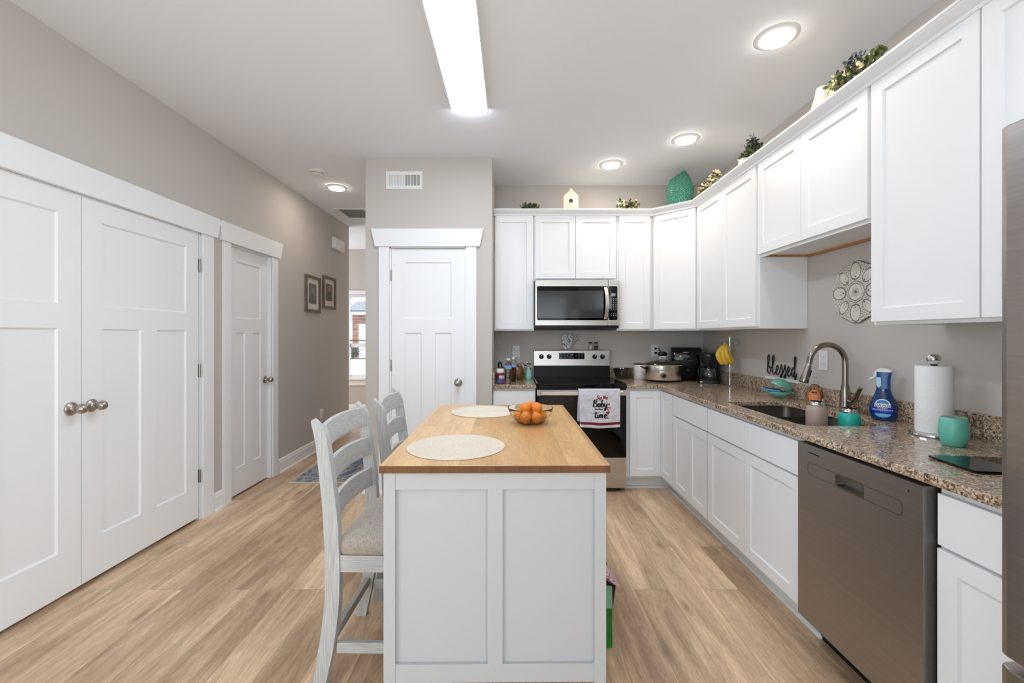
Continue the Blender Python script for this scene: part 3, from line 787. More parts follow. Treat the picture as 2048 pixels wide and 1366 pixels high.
# ================================================================== range
RX0, RX1, RYF = 0.212, 0.969, 3.615
t = thing('electric_range', ((RX0 + RX1) / 2, 3.94, 0), 'freestanding stainless electric range with black glass cooktop and oven door', 'stove')
mb = MB(); mb.box(RX0, RX1, RYF + 0.035, 4.24, 0.035, 0.88); build('body', mb, M_BLACK, t)
for x in (RX0 + 0.05, RX1 - 0.05):
    for y in (RYF + 0.08, 4.2): build('leveling_foot', MB().lathe([(0.018, 0), (0.018, 0.034)], (x, y, 0), 12), M_BLACK, t)
ck = build('cooktop', MB().box(RX0 - 0.002, RX1 + 0.002, RYF - 0.002, 4.20, 0.884, 0.927), M_BLKGLASS, t, bev=0.006, seg=3)
M_RING = mat('cooktop_ring_grey', (74, 74, 76), 0.2)
for x, y, r in ((0.40, 3.78, 0.10), (0.78, 3.78, 0.075), (0.40, 4.05, 0.075), (0.78, 4.05, 0.10)):
    n = 40; mb = MB()
    a = [mb.P((x + r * math.cos(2 * PI * k / n), y + r * math.sin(2 * PI * k / n), 0.9275)) for k in range(n)]
    b_ = [mb.P((x + (r - 0.003) * math.cos(2 * PI * k / n), y + (r - 0.003) * math.sin(2 * PI * k / n), 0.9275)) for k in range(n)]
    for k in range(n): mb.F(a[k], a[(k + 1) % n], b_[(k + 1) % n], b_[k])
    build('burner_ring', mb, M_RING, ck)
for x in (RX0 - 0.002, RX1 - 0.006): build('side_trim', MB().box(x, x + 0.008, RYF + 0.01, 4.18, 0.9272, 0.9295), M_STEEL, ck)
od = build('oven_door', MB().box(RX0, RX1, RYF, RYF + 0.034, 0.303, 0.822), M_BLKGLASS, t, bev=0.003)
o = build('door_top_rail', MB().box(RX0, RX1, RYF + 0.001, RYF + 0.034, 0.823, 0.872), M_STEEL, t, bev=0.003)
mb = MB(); mb.box(RX0 + 0.03, RX1 - 0.035, RYF - 0.045, RYF - 0.030, 0.832, 0.866)
for x in (RX0 + 0.04, RX1 - 0.06): mb.box(x, x + 0.02, RYF - 0.031, RYF + 0.002, 0.838, 0.86)
build('handle', mb, M_STEEL, o, bev=0.004, seg=3)
build('storage_drawer', MB().box(RX0, RX1, RYF + 0.002, RYF + 0.034, 0.040, 0.298), M_STEEL, t, bev=0.003)
mb = MB(); mb.loft([[(RX0 + 0.002, 4.205, 1.035), (RX0 + 0.002, 4.262, 1.035), (RX0 + 0.002, 4.262, 1.192), (RX0 + 0.002, 4.222, 1.192), (RX0 + 0.002, 4.214, 1.186)],
                    [(RX1 - 0.002, 4.205, 1.035), (RX1 - 0.002, 4.262, 1.035), (RX1 - 0.002, 4.262, 1.192), (RX1 - 0.002, 4.222, 1.192), (RX1 - 0.002, 4.214, 1.186)]])
bp = build('control_panel', mb, M_STEEL, t, bev=0.004)
build('backguard_base', MB().box(RX0 + 0.004, RX1 - 0.004, 4.215, 4.262, 0.9272, 1.034), M_BLACK, t)
tilt = math.atan2(0.009, 0.151)
Tc = Matrix(((1, 0, 0, 0), (0, math.sin(tilt), -math.cos(tilt), 4.205), (0, math.cos(tilt), math.sin(tilt), 1.035), (0, 0, 0, 1)))
for x in (0.290, 0.366, 0.816, 0.892):
    mb = MB(); mb.T = Tc @ Matrix.Translation((x, 0.091, 0))
    mb.lathe([(0.024, 0.0005), (0.024, 0.004), (0.021, 0.006), (0.020, 0.022), (0.018, 0.025)], seg=24)
    mb.box(-0.005, 0.005, -0.018, 0.018, 0.0251, 0.032)
    kb = build('control_knob', mb, M_BLACK, bp, smooth=True)
    m2 = MB(); m2.T = mb.T; m2.box(-0.0015, 0.0015, 0.003, 0.017, 0.0322, 0.0328); build('pointer', m2, M_WHITEP, kb)
mb = MB(); mb.T = Tc; mb.box(0.464, 0.715, 0.066, 0.128, 0.0004, 0.003); dp = build('display_panel', mb, M_BLKGLASS, bp)
M_LCD = emissive('blue_clock_digits', (90, 150, 255), 1.6)
mb = MB(); text_into(mb, '1:39', Tc @ Matrix.Translation((0.5895, 0.103, 0.0034)), 0.017)
build('clock_digits', mb, M_LCD, dp)
mb = MB()
for (u, v) in ((.485, .118), (.52, .118), (.55, .118), (.52, .098), (.545, .098), (.485, .078), (.52, .078), (.575, .08), (.605, .08), (.66, .118), (.69, .118), (.66, .098), (.69, .098), (.66, .078), (.69, .078), (.635, .104)):
    mb.T = Tc; mb.box(u - .008, u + .008, v - 0.0018, v + 0.0018, 0.0031, 0.0036)
build('keypad_lettering', mb, mat('key_grey', (170, 170, 175), 0.5), dp)

# towel over the oven handle
M_TOWEL = mat('white_towel_cloth', (216, 215, 221), 0.95, noise=0.02, scale=60, bump=0.35, bscale=220, sheen=0.3)
tw = thing('dish_towel', (0.735, RYF - 0.05, 0.56), 'white tea towel with red and black wine lettering hung on the oven handle', 'towel')
TX0, TX1, TZT, TZB = 0.560, 0.905, 0.8815, 0.572
NU, NV = 60, 46
def towel_pt(u, v, back=False):
    """u 0..1 across, v 0..1 down"""
    x = TX0 + (TX1 - TX0) * u
    sag = 0.006 * v * (0.5 - u) * 2 if not back else 0
    x += (-0.004 + 0.010 * v * (1 - u)) if not back else -0.012
    z = TZT - (TZT - TZB + 0.010 * math.sin(u * 3.0)) * v
    d = 0.0035 * math.sin(u * 9 + 1.0 + v * 1.5) * (0.3 + v) + 0.003 * math.sin(u * 17 + 2 - v * 2) * v + 0.002 * math.sin(v * 7 + u * 3)
    d += 0.0065 * mnoise.noise((u * 5, v * 5, 3.3)) + 0.004 * mnoise.noise((u * 11 + v * 6, v * 9, 7.3)) + 0.006
    return x, z, d
mb = MB()
ids = {}
for j in range(NV + 1):
    for i in range(NU + 1):
        x, z, d = towel_pt(i / NU, j / NV); ids[i, j] = mb.P((x, RYF - 0.056 - abs(d) - 0.001, z))
for j in range(NV):
    for i in range(NU): mb.F(ids[i, j], ids[i + 1, j], ids[i + 1, j + 1], ids[i, j + 1])
top = {}
for k in range(1, 7):
    a = PI * k / 6
    for i in range(NU + 1):
        x, z, d = towel_pt(i / NU, 0); y0 = RYF - 0.056 - abs(d) - 0.001; y1 = RYF - 0.0235
        c, r = (y0 + y1) / 2, (y1 - y0) / 2
        top[i, k] = mb.P((x, c - r * math.cos(a), z + 0.006 * math.sin(a)))
for i in range(NU + 1): top[i, 0] = ids[i, 0]
for k in range(6):
    for i in range(NU): mb.F(top[i, k], top[i + 1, k], top[i + 1, k + 1], top[i, k + 1])
NB = 12; bk = {}
for j in range(1, NB + 1):
    for i in range(NU + 1):
        x, z, d = towel_pt(i / NU, 0); bk[i, j] = mb.P((x - 0.008 * j / NB, RYF - 0.0225 + 0.012 * min(1, j / 2.0) * 0, z - 0.27 * j / NB))
for i in range(NU + 1): bk[i, 0] = top[i, 6]
for j in range(NB):
    for i in range(NU): mb.F(bk[i, j], bk[i + 1, j], bk[i + 1, j + 1], bk[i, j + 1])
cl = build('cloth', mb, M_TOWEL, tw, smooth=True, autosmooth=80)
sd = cl.modifiers.new('thick', 'SOLIDIFY'); sd.thickness = 0.0012; sd.offset = 1
M_INKB = mat('black_print', (22, 20, 24), 0.85); M_INKR = mat('red_print', (158, 34, 40), 0.85, noise=0.1)
def on_towel(u, v, off=0.0026):
    x, z, d = towel_pt(u, v); return (x, RYF - 0.056 - abs(d) - 0.001 - off, z)
def ribbon(mb, pts, wd, place, k=5):
    """flat stroke on a surface : pts in 2d, place maps 2d -> 3d"""
    c = catmull([(p[0], p[1], 0) for p in pts], k)
    prev = None
    for i in range(len(c)):
        t_ = (c[min(i + 1, len(c) - 1)] - c[max(i - 1, 0)])
        if t_.length < 1e-6: continue
        t_.normalize(); nn = Vector((-t_.y, t_.x, 0))
        ww = wd(t_) if callable(wd) else wd
        a = mb.P(place(*(c[i] + nn * ww)[:2])); b_ = mb.P(place(*(c[i] - nn * ww)[:2]))
        if prev: mb.F(prev[0], a, b_, prev[1])
        prev = (a, b_)
GL = {  # script letter strokes : x to the right, y up, x-height 1
 'S': (1.1, [[(0.95, 1.6), (0.7, 1.85), (0.3, 1.75), (0.2, 1.35), (0.55, 1.0), (0.85, 0.6), (0.7, 0.1), (0.3, 0.0), (0.05, 0.25)]]),
 'i': (0.55, [[(0.2, 0.95), (0.2, 0.3), (0.3, 0.0), (0.5, 0.15)], [(0.2, 1.35), (0.22, 1.5)]]),
 'p': (1.0, [[(0.2, 1.0), (0.2, 0.2), (0.15, -0.8)], [(0.2, 0.7), (0.5, 1.0), (0.85, 0.7), (0.75, 0.1), (0.4, 0.0), (0.2, 0.25)]]),
 'M': (1.75, [[(0.1, 0.0), (0.3, 1.0), (0.4, 1.8), (0.65, 0.9), (0.8, 0.3), (1.05, 1.1), (1.25, 1.8), (1.35, 0.9), (1.5, 0.0)]]),
 'e': (0.95, [[(0.15, 0.5), (0.5, 0.55), (0.75, 0.8), (0.5, 1.05), (0.18, 0.7), (0.25, 0.15), (0.55, 0.0), (0.9, 0.25)]]),
 'B': (1.45, [[(0.35, 1.9), (0.3, 1.0), (0.2, 0.0)], [(0.1, 1.5), (0.4, 1.95), (1.0, 1.95), (1.1, 1.5), (0.5, 1.05), (1.15, 0.9), (1.2, 0.3), (0.7, 0.0), (0.15, 0.15)]]),
 'a': (1.05, [[(0.8, 0.95), (0.4, 1.0), (0.12, 0.5), (0.3, 0.02), (0.65, 0.25), (0.82, 0.95), (0.8, 0.2), (1.05, 0.1)]]),
 'b': (0.95, [[(0.25, 2.0), (0.2, 1.0), (0.2, 0.2), (0.5, 0.0), (0.8, 0.4), (0.65, 0.95), (0.3, 0.8)]]),
 'y': (1.0, [[(0.15, 1.0), (0.2, 0.3), (0.5, 0.1), (0.75, 0.5)], [(0.85, 1.0), (0.75, 0.0), (0.55, -0.8), (0.2, -0.8), (0.35, -0.35), (1.0, 0.2)]]),
 'O': (1.3, [[(0.6, 1.6), (0.2, 1.2), (0.15, 0.5), (0.5, 0.0), (0.95, 0.3), (1.0, 1.1), (0.6, 1.6)]]),
 'n': (1.0, [[(0.15, 0.95), (0.15, 0.0)], [(0.15, 0.6), (0.45, 1.0), (0.7, 0.8), (0.7, 0.2), (0.95, 0.05)]]),
 'o': (0.95, [[(0.5, 1.0), (0.15, 0.7), (0.2, 0.15), (0.55, 0.0), (0.8, 0.4), (0.7, 0.9), (0.5, 1.0)]]),
 'r': (0.75, [[(0.15, 0.95), (0.15, 0.0)], [(0.15, 0.55), (0.4, 0.95), (0.65, 0.9)]]),
 't': (0.85, [[(0.4, 1.75), (0.35, 0.9), (0.35, 0.2), (0.6, 0.0), (0.85, 0.2)], [(-0.35, 1.35), (0.2, 1.25), (0.9, 1.4)]]),
 'm': (1.5, [[(0.15, 0.95), (0.15, 0.0)], [(0.15, 0.6), (0.4, 1.0), (0.6, 0.8), (0.62, 0.0)], [(0.62, 0.6), (0.9, 1.0), (1.1, 0.8), (1.12, 0.2), (1.4, 0.08)]]),
}
def script_word(mb, word, x0, y0, sc, wd, place, slant=0.12):
    x = x0
    for ch in word:
        if ch == ' ': x += 0.6 * sc; continue
        adv, strokes = GL[ch]
        for st in strokes:
            ribbon(mb, [(x + (p[0] + slant * p[1]) * sc, y0 + p[1] * sc) for p in st], lambda t_, w0=wd: w0 * (0.55 + 0.75 * abs(t_.y)), place)
        x += adv * sc
    return x
def TW(px, py):    # photo zoom coordinates on the towel -> surface
    return on_towel((px - 97) / 478.0, (py - 110) / 405.0)
TP = lambda x, y: TW(x, -y)
mb = MB(); script_word(mb, 'Sip Me', 300, -210, 22, 3.6, TP); build('red_lettering', mb, M_INKR, tw)
mb = MB(); script_word(mb, 'Baby', 253, -292, 38, 6.2, TP); script_word(mb, 'One', 278, -323, 11, 2.2, TP); script_word(mb, 'time', 268, -408, 38, 6.0, TP)
script_word(mb, 'More', 322, -323, 11, 2.2, TP)
for x, y in ((412, -236), (336, -346), (372, -342)): ribbon(mb, [(x - 5, y), (x, y), (x + 5, y)], 2.2, TP); ribbon(mb, [(x, y - 6), (x, y), (x, y + 6)], 2.2, TP)
ribbon(mb, [(429, -368), (428, -390), (428, -408)], 2.2, TP); ribbon(mb, [(414, -411), (428, -408), (444, -411)], 2.6, TP)
build('black_lettering', mb, M_INKB, tw)
mb = MB()
def blob(pts):
    c = [mb.P(TP(*p)) for p in pts]; m_ = mb.P(TP(sum(p[0] for p in pts) / len(pts), sum(p[1] for p in pts) / len(pts)))
    for k in range(len(c)): mb.F(c[k], c[(k + 1) % len(c)], m_)
blob([(443, -276), (430, -262), (434, -254), (443, -259), (451, -254), (456, -262)])
blob([(406, -342), (416, -338), (430, -344), (448, -336), (450, -352), (440, -366), (428, -370), (414, -364), (404, -352)])
ribbon(mb, [(444, -342), (438, -326), (424, -316), (424, -302), (436, -297), (444, -306)], 4.5, TP); ribbon(mb, [(446, -300), (458, -296), (464, -304)], 3, TP); ribbon(mb, [(450, -308), (460, -318)], 3, TP)
build('wine_glass_print', mb, M_INKR, tw)
def plaid():
    m, nt, p = newmat('red_plaid_band'); tc = nt.nodes.new('ShaderNodeTexCoord')
    ck_ = nt.nodes.new('ShaderNodeTexChecker'); ck_.inputs['Scale'].default_value = 130
    ck_.inputs['Color1'].default_value = srgb(150, 32, 38); ck_.inputs['Color2'].default_value = srgb(70, 18, 24)
    nt.links.new(tc.outputs['Object'], ck_.inputs['Vector']); nt.links.new(ck_.outputs['Color'], p.inputs['Base Color']); p.inputs['Roughness'].default_value = 0.9
    return m
mb = MB()
for k in range(60):
    a, b_ = k / 60, (k + 1) / 60
    for q in range(5):
        v0_, v1_ = 0.855 + 0.067 * q / 5, 0.855 + 0.067 * (q + 1) / 5
        mb.F(*[mb.P(on_towel(u * 0.985 + 0.01, v, 0.0028)) for u, v in ((a, v0_), (b_, v0_), (b_, v1_), (a, v1_))])
build('plaid_band', mb, plaid(), tw)

# ================================================================== microwave
MX0, MX1, MY = 0.2085, 0.968, 3.855
t = thing('microwave', (0.588, 4.06, 1.402), 'stainless over-the-range microwave hung under the short cabinet', 'microwave')
build('body', MB().box(MX0, MX1, MY + 0.026, YB - 0.003, 1.402, 1.841), M_BLACK, t)
dr = build('door', MB().box(MX0, 0.868, MY, MY + 0.025, 1.424, 1.838), M_STEEL, t, bev=0.003)
cp = build('control_panel', MB().box(0.871, MX1, MY, MY + 0.025, 1.424, 1.838), M_STEEL, t, bev=0.003)
M_MWGLASS = mat('smoked_glass', (52, 54, 56), 0.08, noise=0.04, scale=3)
build('door_glass', MB().prism(rrect(0.226, 0.866, 1.472, 1.780, 0.012), MY - 0.003, MY - 0.0002, axis='y'), M_BLKGLASS, dr)
gw = build('viewing_window', MB().prism(rrect(0.235, 0.824, 1.492, 1.738, 0.004), MY - 0.005, MY - 0.0031, axis='y'), M_MWGLASS, dr)
build('control_glass', MB().prism(rrect(0.874, 0.952, 1.474, 1.780, 0.010), MY - 0.003, MY - 0.0002, axis='y'), M_BLKGLASS, cp)
mb = MB()
pts = [(0.842 + 0.010 * math.sin(PI * k / 12), MY - 0.012 - 0.035 * math.sin(PI * k / 12) ** 0.6, 1.478 + 0.294 * k / 12) for k in range(13)]
mb.loft([[(x - 0.016, y, z), (x + 0.016, y, z), (x + 0.016, y + 0.009, z), (x - 0.016, y + 0.009, z)] for x, y, z in pts])
build('handle', mb, M_STEEL, dr, smooth=True, bev=0.002)
mb = MB()
for i in range(3):
    for j, z in enumerate((1.665, 1.65, 1.632, 1.612, 1.598, 1.584, 1.57, 1.53, 1.513)):
        mb.box(0.892 + i * 0.021, 0.900 + i * 0.021, MY - 0.0042, MY - 0.0031, z - 0.0025, z + 0.0025)
build('keypad_lettering', mb, mat('key_grey', (170, 170, 175), 0.5), cp)
M_LCD2 = mat('pale_lcd', (150, 176, 176), 0.3)
dl = build('display', MB().box(0.893, 0.933, MY - 0.0042, MY - 0.0031, 1.690, 1.715), M_LCD2, cp)
mb = MB(); text_into(mb, '1:37', Matrix(((1, 0, 0, 0.914), (0, 0, -1, MY - 0.0046), (0, 1, 0, 1.695), (0, 0, 0, 1))), 0.018); build('digits', mb, M_BLACK, dl)
mb = MB(); c = [mb.P((0.54 + 0.028 * math.cos(a), MY - 0.0008, 1.808 + 0.008 * math.sin(a))) for a in [2 * PI * k / 24 for k in range(24)]]
d_ = [mb.P((0.54 + 0.026 * math.cos(a), MY - 0.0008, 1.808 + 0.0065 * math.sin(a))) for a in [2 * PI * k / 24 for k in range(24)]]
for k in range(24): mb.F(c[k], c[(k + 1) % 24], d_[(k + 1) % 24], d_[k])
build('emblem', mb, M_CHROME, dr)
mb = MB(); mb.prism([(MY + 0.03, 1.4018), (YB - 0.01, 1.4018), (YB - 0.01, 1.386), (MY + 0.10, 1.386)], MX0 + 0.01, MX1 - 0.01, axis='x'); build('underside_tray', mb, M_BLACK, t)

# ================================================================== dishwasher
t = thing('dishwasher', (1.58, 1.585, 0), 'stainless dishwasher with pocket handle between sink cabinet and drawer cabinet', 'dishwasher')
DX = 1.250
build('tub', MB().box(1.292, XR - 0.003, 1.290, 1.880, 0.10, 0.880), M_BLACK, t)
build('toe_panel', MB().box(1.36, 1.40, 1.290, 1.880, 0.0, 0.099), M_BLACK, t)
M_DW = M_STEEL_Y; M_FSIDE_ = mat('pocket_grey_metal', (120, 114, 108), 0.35, 0.9)
dd = MB(); 
ys = (1.298, 1.523, 1.645, 1.865)
dd.box(DX, 1.2915, 1.298, 1.865, 0.125, 0.752)
dd.box(DX, 1.2915, 1.298, 1.865, 0.798, 0.872)
dd.box(DX, 1.2915, 1.298, 1.523, 0.752, 0.798); dd.box(DX, 1.2915, 1.645, 1.865, 0.752, 0.798)
dd.box(DX + 0.03, 1.2915, 1.523, 1.645, 0.752, 0.798)
do = build('door', dd, M_DW, t)
mb = MB()
def yz_ring(o_, i_, x0, x1):
    n = len(o_)
    A = [mb.P((x0, y, z)) for y, z in o_]; B = [mb.P((x0, y, z)) for y, z in i_]; C = [mb.P((x1, y, z)) for y, z in i_]
    for k in range(n): mb.F(A[k], A[(k + 1) % n], B[(k + 1) % n], B[k]); mb.F(B[k], B[(k + 1) % n], C[(k + 1) % n], C[k])
yz_ring(rrect(1.518, 1.650, 0.748, 0.802, 0.012), rrect(1.524, 1.644, 0.756, 0.796, 0.008), DX - 0.0012, DX + 0.028)
build('handle_pocket', mb, M_FSIDE_, do)
mb = MB(); yz_ring(rrect(1.366, 1.803, 0.750, 0.800, 0.015), rrect(1.3675, 1.8015, 0.7515, 0.7985, 0.014), DX - 0.0007, DX - 0.0004); build('handle_band_groove', mb, mat('groove_dark', (84, 80, 76), 0.4, 0.8), do)
mb = MB(); mb.box(DX - 0.0008, DX - 0.0001, 1.735, 1.800, 0.838, 0.8425); build('logo_strip', mb, M_BLACK, do); build('indicator_dot', MB().lathe([(0.0025, -0.0006), (0.0025, 0)], (DX, 1.345, 0.842), 10, axis='x'), M_BLACK, do)

# ================================================================== refrigerator
t = thing('refrigerator', (1.45, 0.475, 0), 'tall stainless refrigerator at the near end of the cabinet run', 'refrigerator')
M_FSIDE = mat('fridge_side_grey', (120, 118, 118), 0.45, 0.3)
build('body', MB().box(1.135, 1.86, 0.02, 0.922, 0.03, 1.76), M_FSIDE, t)
def fdoor(y0, y1, z0, z1, name):
    pr = [(1.13, y0), (1.13, y1), (1.072, y1), (1.060, y1 - 0.006), (1.055, y1 - 0.02), (1.055, y0 + 0.02), (1.060, y0 + 0.006), (1.072, y0)]
    return build(name, MB().prism([(a, b_) for a, b_ in pr], z0, z1), M_FRIDGE, t, bev=0.004)
fdoor(0.477, 0.930, 0.645, 1.780, 'door'); fdoor(0.015, 0.473, 0.645, 1.780, 'door')
fz = fdoor(0.015, 0.930, 0.045, 0.622, 'freezer_drawer')
for y in (0.52, 0.43):
    mb = MB(); mb.tube([(1.054, y, 0.80), (1.01, y, 0.82), (1.005, y, 0.90), (1.005, y, 1.52), (1.01, y, 1.60), (1.054, y, 1.62)], 0.011, 10); build('handle', mb, M_STEEL, t, smooth=True)
mb = MB(); mb.box(1.012, 1.032, 0.06, 0.885, 0.578, 0.600); mb.box(1.030, 1.058, 0.10, 0.13, 0.580, 0.598); mb.box(1.030, 1.058, 0.82, 0.85, 0.580, 0.598); build('handle', mb, M_CHROME, fz, bev=0.003)
for y in (0.08, 0.86):
    for x in (1.2, 1.8): build('leveling_foot', MB().lathe([(0.02, 0), (0.02, 0.03)], (x, y, 0), 10), M_BLACK, t)

# ================================================================== island
isl = thing('kitchen_island', (-0.060, 1.97, 0), 'pale grey-white kitchen island cart with an oak butcher block top', 'kitchen island', rz=math.radians(0.5))
IW, IL = 0.3715, 0.602
mb = MB(); mb.use(M_BLOCK); mb.use(M_BLOCK_END); mb.box(-IW, IW, -IL, IL, 0.8895, 0.914); mb.m = [0, 0, 1, 0, 1, 0]
build('butcher_block_top', mb, None, isl, bev=0.002, local=True)
PW = 0.038
bx, by = 0.361, 0.588
for sx in (-1, 1):
    for sy in (-1, 1):
        x0 = sx * bx; y0 = sy * by
        if sx < 0 and sy > 0: x0 = -0.05
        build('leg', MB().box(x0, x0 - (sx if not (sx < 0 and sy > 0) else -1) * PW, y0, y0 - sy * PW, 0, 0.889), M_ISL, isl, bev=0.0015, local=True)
for sy, nm in ((-1, 'end_panel'), (1, 'end_panel')):
    mb = MB(); f = sy * (by - 0.003); a, b_ = sorted((f, f - sy * 0.018)); a2, b2 = sorted((f - sy * 0.012, f - sy * 0.020))
    xi = bx - PW; xl = -xi if sy < 0 else -0.05 + PW; xm = (xl + xi) / 2
    mb.box(xl, xi, a, b_, 0.832, 0.889); mb.box(xl, xi, a, b_, 0.205, 0.265); mb.box(xm - 0.0245, xm + 0.0245, a, b_, 0.265, 0.832)
    mb.box(xl, xi, a2, b2, 0.205, 0.889)
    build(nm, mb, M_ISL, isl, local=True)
mb = MB()   # open side facing the range aisle : shelves in a cabinet half
mb.box(-0.05, -0.032, -by + 0.024, by - 0.024, 0.205, 0.889)
for z in (0.205, 0.55): mb.box(-0.0318, bx - 0.006, -by + 0.024, by - 0.024, z, z + 0.018)
mb.box(bx - 0.02, bx - 0.004, -by + PW, by - PW, 0.832, 0.889)
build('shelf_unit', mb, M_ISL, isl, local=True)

# ================================================================== counter stools
def stool(label, loc, rz):
    """origin at floor under seat centre ; faces +X"""
    t = thing('counter_stool', loc, label, 'chair', 'whitewashed ladder back stools at the island', rz)
    hw = 0.215
    cx = [(0.0, -0.285), (0.028, -0.280), (0.084, -0.268), (0.17, -0.253), (0.25, -0.241), (0.34, -0.232), (0.42, -0.231), (0.508, -0.232), (0.60, -0.236), (0.677, -0.240), (0.76, -0.248), (0.846, -0.257), (0.92, -0.266), (0.985, -0.276), (1.005, -0.280)]
    def ax(z):
        for (z0, x0), (z1, x1) in zip(cx, cx[1:]):
            if z <= z1: return x0 + (x1 - x0) * (z - z0) / (z1 - z0)
        return cx[-1][1]
    for s in (-1, 1):
        mb = MB(); rings = []
        zs = [k * 1.005 / 34 for k in range(35)]
        for z in zs:
            x = ax(z); d = 0.0275 if z > 0.1 else 0.0255
            y0, y1 = s * hw - 0.0175, s * hw + 0.0175
            tp_ = 0.012 * max(0.0, min(1.0, (z - 0.6) / 0.4)); xb_, xf_ = x - d, x + d - tp_
            if z > 0.955: q = (z - 0.955) / 0.05; xf_ -= 0.030 * q * q; xb_ -= 0.004 * q
            rings.append([(xb_, y0, z), (xf_, y0, z), (xf_, y1, z), (xb_, y1, z)])
        rings.append([(xb_ + 0.001, y0, 1.012), (xf_ - 0.008, y0, 1.012), (xf_ - 0.008, y1, 1.012), (xb_ + 0.001, y1, 1.012)])
        rings.append([(xb_ + 0.005, y0, 1.016), (xf_ - 0.014, y0, 1.016), (xf_ - 0.014, y1, 1.016), (xb_ + 0.005, y1, 1.016)])
        mb.loft(rings); build('back_leg', mb, M_WASH, t, bev=0.004, local=True, smooth=True)
    for zt, zb in ((0.992, 0.905), (0.850, 0.766), (0.705, 0.622)):
        mb = MB(); rings = []
        for k in range(17):
            u = -1 + 2 * k / 16; y = u * (hw - 0.014); bow = -0.024 * (1 - u * u); arch = 0.007 * (1 - u * u)
            xb, xt = ax(zb) + bow + 0.003, ax(zt) + bow + 0.001
            rings.append([(xb - 0.009, y, zb + arch * 0.9), (xb + 0.009, y, zb + arch * 0.9), (xt + 0.009, y, zt + arch), (xt - 0.009, y, zt + arch)])
        mb.loft(rings); build('back_slat', mb, M_WASH_Y, t, bev=0.003, local=True, smooth=True)
    for s in (-1, 1):
        mb = MB(); rings = [[(a, b_, z) for a, b_ in ((0.165 + q, s * 0.195 - 0.018), (0.205 + q, s * 0.195 - 0.018), (0.205 + q, s * 0.195 + 0.018), (0.165 + q, s * 0.195 + 0.018))] for z, q in ((0, 0.006), (0.25, 0.0), (0.5, -0.004))]
        mb.loft(rings); build('front_leg', mb, M_WASH, t, bev=0.003, local=True)
    mb = MB()
    for s in (-1, 1): mb.box(-0.205, 0.165, s * 0.213 - 0.012, s * 0.213 + 0.012, 0.442, 0.505)
    mb.box(0.172, 0.198, -0.177, 0.177, 0.442, 0.505); mb.box(-0.245, -0.22, -0.197, 0.197, 0.442, 0.505)
    build('seat_apron', mb, M_WASH_X, t, bev=0.002, local=True)
    for s in (-1, 1):
        mb = MB(); mb.box(-0.222, 0.166, s * 0.205 - 0.010, s * 0.205 + 0.010, 0.130, 0.170); build('side_stretcher', mb, M_WASH_X, t, bev=0.002, local=True)
    mb = MB(); mb.box(-0.262, -0.240, -0.197, 0.197, 0.150, 0.185); build('back_stretcher', mb, M_WASH_Y, t, bev=0.002, local=True)
    mb = MB(); mb.box(0.172, 0.2, -0.177, 0.177, 0.20, 0.24); build('footrest', mb, M_WASH_Y, t, bev=0.002, local=True)
    # upholstered cushion
    mb = MB(); n = 14
    def edge(p, q, r=0.045):
        return p, q
    rings = []
    base = rrect(-0.225, 0.222, -0.228, 0.228, 0.05, 5)
    for sc, z in ((0.965, 0.506), (1.0, 0.512), (1.012, 0.528), (1.0, 0.546), (0.95, 0.562), (0.82, 0.576), (0.6, 0.585), (0.3, 0.589), (0.04, 0.590)):
        rings.append([(x * sc, y * sc, z) for x, y in base])
    mb.loft(rings); cs = build('seat_cushion', mb, M_LINEN, t, smooth=True, autosmooth=80, local=True)
    return t
stool('whitewashed ladder back counter stool with linen seat nearest the camera', (-0.438, 1.824, 0), math.radians(-1.0))
stool('whitewashed ladder back counter stool standing nearer the pantry door', (-0.402, 2.385, 0), math.radians(3.0))

# ================================================================== things on the island
def placemat(label, x, y):
    t = MB(); R = 0.182; rings = []
    prof = []
    for k in range(0, 58):
        r = R * (1 - k / 58); z = 0.9165 + (0.0024 * (k % 3 > 0) if 1 < k else 0)
        prof.append((r, z))
    t.lathe([(R - 0.001, 0.9143)] + prof + [(0.0015, 0.9165)], (x, y, 0), 72)
    o = build('placemat', t, M_MATC, smooth=True, autosmooth=70); tag(o, label, 'placemat', 'round woven placemats on the island'); return o
M_MATC = weave('cream_paper_braid', (208, 194, 176), (226, 213, 196), 700)
placemat('round cream woven placemat at the front end of the island', -0.209, 1.605)
placemat('round cream woven placemat beside the fruit bowl', -0.152, 2.345)
bowl_t = thing('glass_bowl', (0.088, 2.04, 0.914), 'ribbed clear glass bowl holding oranges on the island', 'bowl')
mb = MB(); prof = [(0.002, 0.0), (0.048, 0.0), (0.058, 0.003), (0.078, 0.018), (0.094, 0.038), (0.103, 0.058), (0.1075, 0.070), (0.1095, 0.073), (0.1085, 0.0755), (0.1055, 0.0745), (0.100, 0.058), (0.0905, 0.039), (0.075, 0.0205), (0.056, 0.0065), (0.046, 0.0045), (0.002, 0.0045)]
mb.lathe([(r, z + 0.9142) for r, z in prof], (0.088, 2.04, 0), 96, wob=lambda t_, z: 1 + (0.012 * (abs(math.sin(t_ * 24)) - 0.5) if 0.92 < z < 0.98 else 0))
M_BOWLG = glassy('green_tint_glass', (244, 250, 246), 0.02, 1.2); build('bowl_body', mb, M_BOWLG, bowl_t, smooth=True, autosmooth=80)
M_ORANGE = mat('orange_peel', (226, 128, 38), 0.42, noise=0.10, scale=30, bump=0.5, bscale=420, spec=0.4)
M_CALYX = mat('dry_calyx', (110, 110, 60), 0.8)
oc = (0.088, 2.04)
